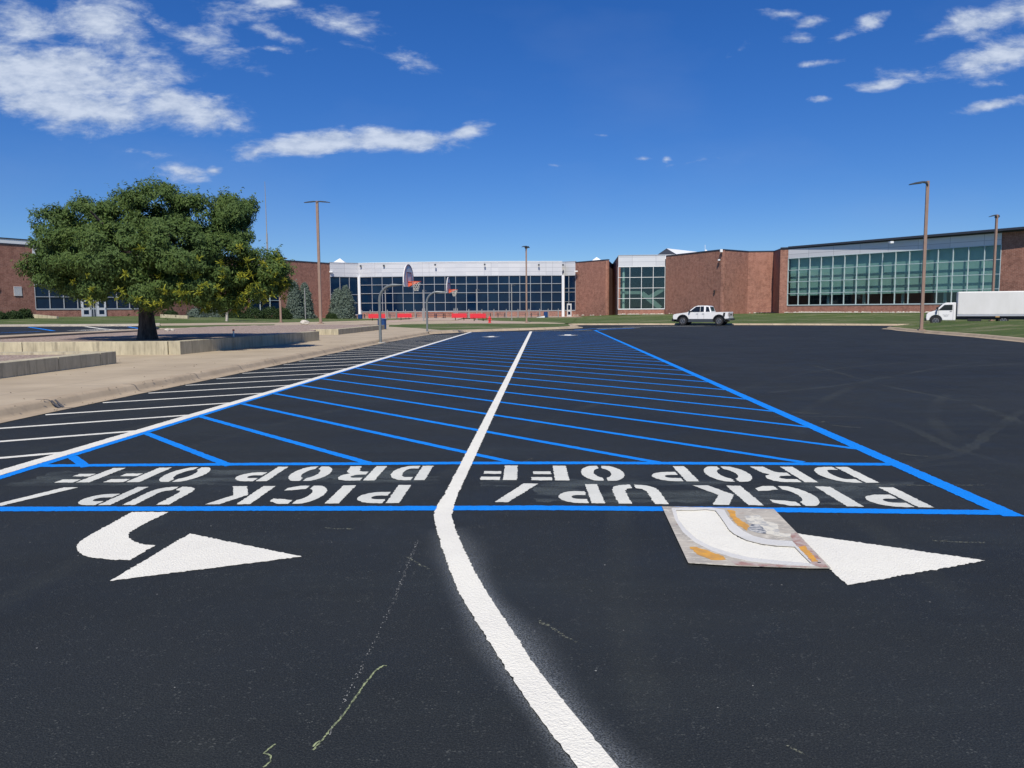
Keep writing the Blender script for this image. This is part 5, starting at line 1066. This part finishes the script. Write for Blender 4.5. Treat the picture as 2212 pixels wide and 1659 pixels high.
# inner courtyard paving so tables stand on something
M = MB(); M.sheet([(-34, 128.3), (12, 128.3), (12, 142.5), (-34, 143)], .3); struct(M.build('courtyard', PLZ), 'paved courtyard behind the fence')
M = MB(); M.sheet([(-16, 110, .17), (-8, 110, .17), (-8, 128.4, .302), (-16, 128.4, .302)], 0); struct(M.build('path', PLZ), 'path through the fence gap')
def bin_(px, py, z, dist, w3, h3, label, lid=True):
    p = AT(px, py, dist); r = thing('bin', label, 'bin', (p.x, dist, z)); m = MB(); n = 8
    m.tube([(0, 0, 0), (0, 0, h3 * .9)], [w3 * .5, w3 * .54], 8, smooth=False); 
    for k in range(8): a = k * math.pi / 4 + .39; m.box((math.cos(a) * w3 * .51, math.sin(a) * w3 * .51, h3 * .45), (.03, w3 * .22, h3 * .8), a)
    m.build('body', BLUEB, r); m = MB(); m.tube([(0, 0, h3 * .9), (0, 0, h3 * .93), (0, 0, h3)], [w3 * .60, w3 * .60, w3 * .30], 12); m.build('lid', BLUEB, r); return r
p = G(825.5, 711.3, .155); bin_(825.5, 711.3, .155, p[1], .62, .86, 'dark blue litter bin at the end of the far concrete wall')
bin_(778, 684, .3, 127, .66, .75, 'blue bin at the left end of the fence'); bin_(1179, 683, .3, 127, .62, .95, 'blue bin against the fence near the middle door')
p = G3(1057.8, 697.6, .16); r = thing('fire_hydrant', 'red fire hydrant beside the rightmost bench', 'fire hydrant', p); m = MB(); m.tube([(0, 0, 0), (0, 0, .05), (0, 0, .051), (0, 0, .5), (0, 0, .501), (0, 0, .56), (0, 0, .57), (0, 0, .68), (0, 0, .72)], [.2, .2, .13, .13, .19, .19, .15, .11, .05], 14, smooth=False); m.build('barrel', REDH, r)
for a in (0, math.pi, -math.pi / 2): m = MB(); d = Vector((math.cos(a), math.sin(a), 0)); m.tube([d * .1 + Vector((0, 0, .38)), d * .22 + Vector((0, 0, .38))], [.075, .075], 10); m.build('outlet', REDH, r)
m = MB(); m.tube([(0, 0, .71), (0, 0, .77)], .04, 6); m.build('cap_nut', REDH, r)
# small marker on the tree bed, sprinkler pipe, branches litter
p = G3(505, 730.5, .56); m = MB(); m.tube([(0, 0, 0), (0, 0, .30)], .035, 8); m.tube([(0, 0, .30), (0, 0, .36)], .045, 8, mi=1); o = m.build('marker_post', [ROOFW, ORANGE]); o.location = p; tag(o, 'short white marker post with an orange cap in the tree bed', 'marker')
p = AT(1170, 683.5, 126); m = MB(); m.side([(-.9, 0), (.5, 0), (.5, .28), (.2, .22)], -.2, .2); o = m.build('drain_chute', ROOFW); o.location = (p.x, 126, .3); tag(o, 'small white sloping drain piece beside the blue bin', 'drain piece')

# ------------------------------------------------------------------ vehicles
def wheel(r, x, y, rad_, wd, parent):
    s = 1 if y > 0 else -1
    m = MB(); m.tube([(x, y - wd / 2, rad_), (x, y - wd / 2 + .02, rad_), (x, y + wd / 2 - .02, rad_), (x, y + wd / 2, rad_)], [rad_ * .93, rad_, rad_, rad_ * .93], 26); ty = m.build('wheel', TYRE, parent)
    m = MB(); yo = y + s * (wd / 2 + .005); m.tube([(x, yo - s * .03, rad_), (x, yo, rad_)], rad_ * .60, 20); m.build('rim', DARKM, ty)
    m = MB()
    for k in range(6): a = k * math.pi / 3; m.beam((x, yo + s * .012, rad_), (x + math.cos(a) * rad_ * .56, yo + s * .012, rad_ + math.sin(a) * rad_ * .56), .07, .03)
    m.tube([(x + math.cos(rad(a)) * rad_ * .57, yo + s * .008, rad_ + math.sin(rad(a)) * rad_ * .57) for a in range(0, 361, 15)], .022, 6, caps=False); m.build('spokes', RIM, ty)
def arch(x, r, z=.40, n=8, a0=180, a1=0): return [(x + r * math.cos(rad(a0 + (a1 - a0) * i / n)), z + r * math.sin(rad(a0 + (a1 - a0) * i / n))) for i in range(n + 1)]
# pickup: local -x is the front, side facing the viewer is -y
tp = Vector((G(1518, 702.9)[0] * 74.9 / G(1518, 702.9)[1], 74.9, 0))
tr_ = thing('pickup_truck', 'white pickup truck with a black lower body parked by the far kerb', 'pickup truck', tp, 0)
tr_.rotation_euler = (0, 0, rad(-29)); tr_.scale = (.93, .95, .96); W2 = .98
low = [(-2.86, .62), (-2.90, .95), (-2.80, 1.10), (-2.55, 1.16), (-1.55, 1.28), (-1.45, 1.30), (.85, 1.32), (.88, 1.30), (2.86, 1.33), (2.90, 1.28), (2.90, .70), (2.46, .66)] + arch(1.92, .56, .46, 8, 10, 170)[0:] + [(1.3, .60), (-1.28, .60)] + arch(-1.84, .55, .46, 8, 10, 170) + [(-2.45, .60)]
m = MB(); m.side(low, -W2, W2); bd = m.build('body', CARW, tr_); bv = bd.modifiers.new('bevel', 'BEVEL'); bv.width = .035; bv.segments = 2; bv.limit_method = 'ANGLE'
m = MB()
gh = [(-1.42, 1.28), (-.66, 1.86), (-.34, 1.97), (.62, 1.97), (.88, 1.90), (1.10, 1.30)]; n = len(gh)
vs = [(x, -(W2 - .03) + (z - 1.28) * .28, z) for x, z in gh] + [(x, (W2 - .03) - (z - 1.28) * .28, z) for x, z in gh]; m.add(vs, [tuple(range(n)), tuple(range(2 * n - 1, n - 1, -1))] + [(i, i + n, (i + 1) % n + n, (i + 1) % n) for i in range(n)]); cb_ = m.build('cab', CARW, tr_); bv = cb_.modifiers.new('bevel', 'BEVEL'); bv.width = .04; bv.segments = 2
for s in (-1, 1):
    for nm, pts in (('side_window', [(-1.18, 1.33), (-.66, 1.75), (-.50, 1.87), (-.06, 1.89), (-.06, 1.33)]), ('side_window', [(-.02, 1.33), (-.02, 1.89), (.32, 1.89), (.36, 1.35)]), ('side_window', [(.54, 1.35), (.54, 1.86), (.80, 1.84), (.98, 1.36)])):
        m = MB(); n = len(pts); vs = [(x, s * (W2 - .015 - (z - 1.28) * .28), z) for x, z in pts] + [(x, s * (W2 - .07 - (z - 1.28) * .28), z) for x, z in pts]; m.add(vs, [tuple(range(n)), tuple(range(2 * n - 1, n - 1, -1))] + [(i, i + n, (i + 1) % n + n, (i + 1) % n) for i in range(n)]); m.build(nm, CARG, tr_)
    m = MB(); m.box((-1.12, s * (W2 + .10), 1.40), (.12, .22, .2)); m.box((-1.12, s * (W2 + .03), 1.33), (.06, .14, .05)); m.build('mirror', BLACK, tr_)
    for x in (-.35, .28): m = MB(); m.box((x, s * (W2 + .018), 1.14), (.2, .03, .03)); m.build('door_handle', DARKM, tr_)
    for x in (-1.2, -.25, .37): m = MB(); m.box((x, s * (W2 + .003), .95), (.012, .008, .68)); m.build('door_seam', DARKM, tr_)
    fl = MB()
    for cx3 in (-1.84, 1.92):
        o1 = arch(cx3, .64, .46, 10, 0, 180); i1 = arch(cx3, .54, .46, 10, 180, 0); fl.side(o1 + i1, s * (W2 - .1), s * (W2 + .05))
    fl.build('wheel_arch', BLACK, tr_)
    m = MB(); m.side([(-1.3, .34), (1.36, .34), (1.36, .65), (-1.3, .65)], s * (W2 - .06), s * (W2 + .03)); m.build('sill', DARKM, tr_)
    m = MB(); m.side([(2.28, .86), (2.50, .86), (2.56, 1.26), (2.36, 1.26)], s * (W2 - .0), s * (W2 + .008)); m.build('side_graphic', BLACK, tr_)
    m = MB(); m.box((2.86, s * (W2 - .1), 1.08), (.12, .2, .36)); m.build('tail_light', TAIL, tr_)
    m = MB(); m.box((-2.80, s * .74, .98), (.2, .42, .22)); m.build('headlight', DARKM, tr_)
    wheel(None, -1.84, s * (W2 - .12), .43, .30, tr_); wheel(None, 1.92, s * (W2 - .12), .43, .30, tr_)
m = MB(); m.side([(2.86, .50), (3.06, .50), (3.08, .68), (2.86, .70)], -W2 + .05, W2 - .05); m.build('rear_bumper', DARKM, tr_)
m = MB(); m.side([(-3.06, .42), (-2.8, .38), (-2.7, .70), (-2.95, .74)], -W2 + .03, W2 - .03); m.build('front_bumper', BLACK, tr_)
m = MB(); m.box((-2.88, 0, .92), (.06, 1.2, .34)); m.build('grille', BLACK, tr_)
m = MB(); m.side([(.98, 1.42), (1.07, 1.42), (.93, 1.84), (.84, 1.84)], -.62, .62); m.build('rear_window', CARG, tr_)
m = MB(); vs = [(-1.36, -.74, 1.36), (-1.36, .74, 1.36), (-.72, .66, 1.80), (-.72, -.66, 1.80)]; m.add([Vector(v) + Vector((-.035, 0, .035)) for v in vs] + vs, [(0, 1, 2, 3), (4, 7, 6, 5), (0, 4, 5, 1), (1, 5, 6, 2), (2, 6, 7, 3), (3, 7, 4, 0)]); m.build('windscreen', CARG, tr_)
m = MB(); m.box((0, 0, .45), (5.2, 1.5, .22)); [m.box((x_, 0, .72), (1.02, 1.74, .50)) for x_ in (-1.84, 1.92)]; m.build('underbody', BLACK, tr_)
m = MB()
for i, ch in enumerate('RAM'):
    for g in GL[ch]: pts = [(2.905, -.36 + (i + u * .85) * .25, .98 + v * .16) for u, v in g]; m.add(pts + [(p_[0] + .012, p_[1], p_[2]) for p_ in pts], [tuple(range(len(pts))), tuple(range(2 * len(pts) - 1, len(pts) - 1, -1))])
m.build('tailgate_lettering', DARKM, tr_)
# box truck
bp_ = AT(2020, 701, 68); rt_ = thing('box_truck', 'white box truck standing behind the grass mound', 'box truck', (bp_.x, 68, .0)); rt_.rotation_euler = (0, 0, rad(-27.5))
# local: front at -x, wheel centre at x=0
cabp = [(-.68, .42), (-.74, .62), (-.72, .95), (-.58, 1.12), (-.04, 1.30), (.52, 1.88), (.72, 1.97), (1.50, 1.99), (1.50, .45), (.55, .45)] + arch(0, .50, .42, 8, 5, 175)
m = MB(); m.side(cabp, -.98, .98); cbb = m.build('cab', CARW, rt_); bv = cbb.modifiers.new('bevel', 'BEVEL'); bv.width = .05; bv.segments = 2; bv.limit_method = 'ANGLE'
for s in (-1, 1):
    m = MB(); m.side([(.16, 1.32), (.62, 1.78), (1.24, 1.80), (1.24, 1.32)], s * .975, s * .992); m.build('side_window', CARG, rt_)
    m = MB(); m.beam((.0, s * .98, 1.0), (.12, s * 1.22, 1.36), .03, .03); m.box((.12, s * 1.26, 1.46), (.10, .2, .3)); m.build('mirror', BLACK, rt_)
    m = MB(); m.box((1.30, s * .985, 1.1), (.012, .02, 1.3)); m.box((.20, s * .985, .95), (.012, .02, .75)); m.build('door_seam', DARKM, rt_)
    m = MB(); m.box((1.12, s * .995, 1.22), (.16, .02, .04)); m.build('door_handle', BLACK, rt_)
    m = MB(); [m.box((.55 + k * .06, s * .995, .92 + .05 * math.sin(k * 1.9)), (.045, .012, .025)) for k in range(8)]; m.box((.76, s * .995, .82), (.3, .012, .02)); m.build('door_emblem', GREYF, rt_)
    m = MB(); m.box((-.67, s * .72, .86), (.14, .32, .2)); m.build('headlight', INLIT, rt_)
    wheel(None, 0, s * .84, .40, .26, rt_); wheel(None, 5.0, s * .84, .40, .3, rt_)
    m = MB(); m.box((4.55, s * 1.15, .78), (.3, .03, .14)); m.build('marker_light', mat('amber_lens', (.5, .3, .1), .4) if 'amber_lens' not in bpy.data.materials else bpy.data.materials['amber_lens'], rt_)
m = MB(); vs = [(.0, -.85, 1.34), (.0, .85, 1.34), (.48, .78, 1.84), (.48, -.78, 1.84)]; m.add([Vector(v) + Vector((-.03, 0, .03)) for v in vs] + vs, [(0, 1, 2, 3), (4, 7, 6, 5), (0, 4, 5, 1), (1, 5, 6, 2), (2, 6, 7, 3), (3, 7, 4, 0)]); m.build('windscreen', CARG, rt_)
m = MB(); m.box((-.78, 0, .52), (.14, 1.9, .24)); m.build('front_bumper', BLACK, rt_); m = MB(); m.box((-.73, 0, .86), (.06, .95, .26)); m.build('grille', DARKM, rt_)
m = MB(); m.box((1.58 + 3.9, 0, .92 + .98), (7.8, 2.3, 1.98)); bx = m.build('cargo_box', BOXW, rt_); bv = bx.modifiers.new('bevel', 'BEVEL'); bv.width = .10; bv.segments = 4
for s in (-1, 1):
    m = MB(); m.box((5.48, s * 1.155, .88), (7.8, .03, .14)); m.build('side_rail', SIL, rt_)
    m = MB()
    for k in range(12): m.box((2.3 + k * .6, s * 1.1525, 1.9), (.014, .006, 1.75)); m.box((2.3 + k * .6, s * 1.153, 2.0), (.03, .006, .02))
    m.build('panel_seam', BOXW, rt_)
m = MB(); m.box((5.0, 0, .68), (6.8, 1.9, .30)); m.box((2.9, -.8, .58), (1.0, .4, .4)); m.box((0, 0, .62), (.94, 1.80, .52)); m.build('chassis', BLACK, rt_)
m = MB(); m.box((1.56, 0, 1.3), (.12, 1.9, 1.3)); m.build('cab_gap', DARKM, rt_)
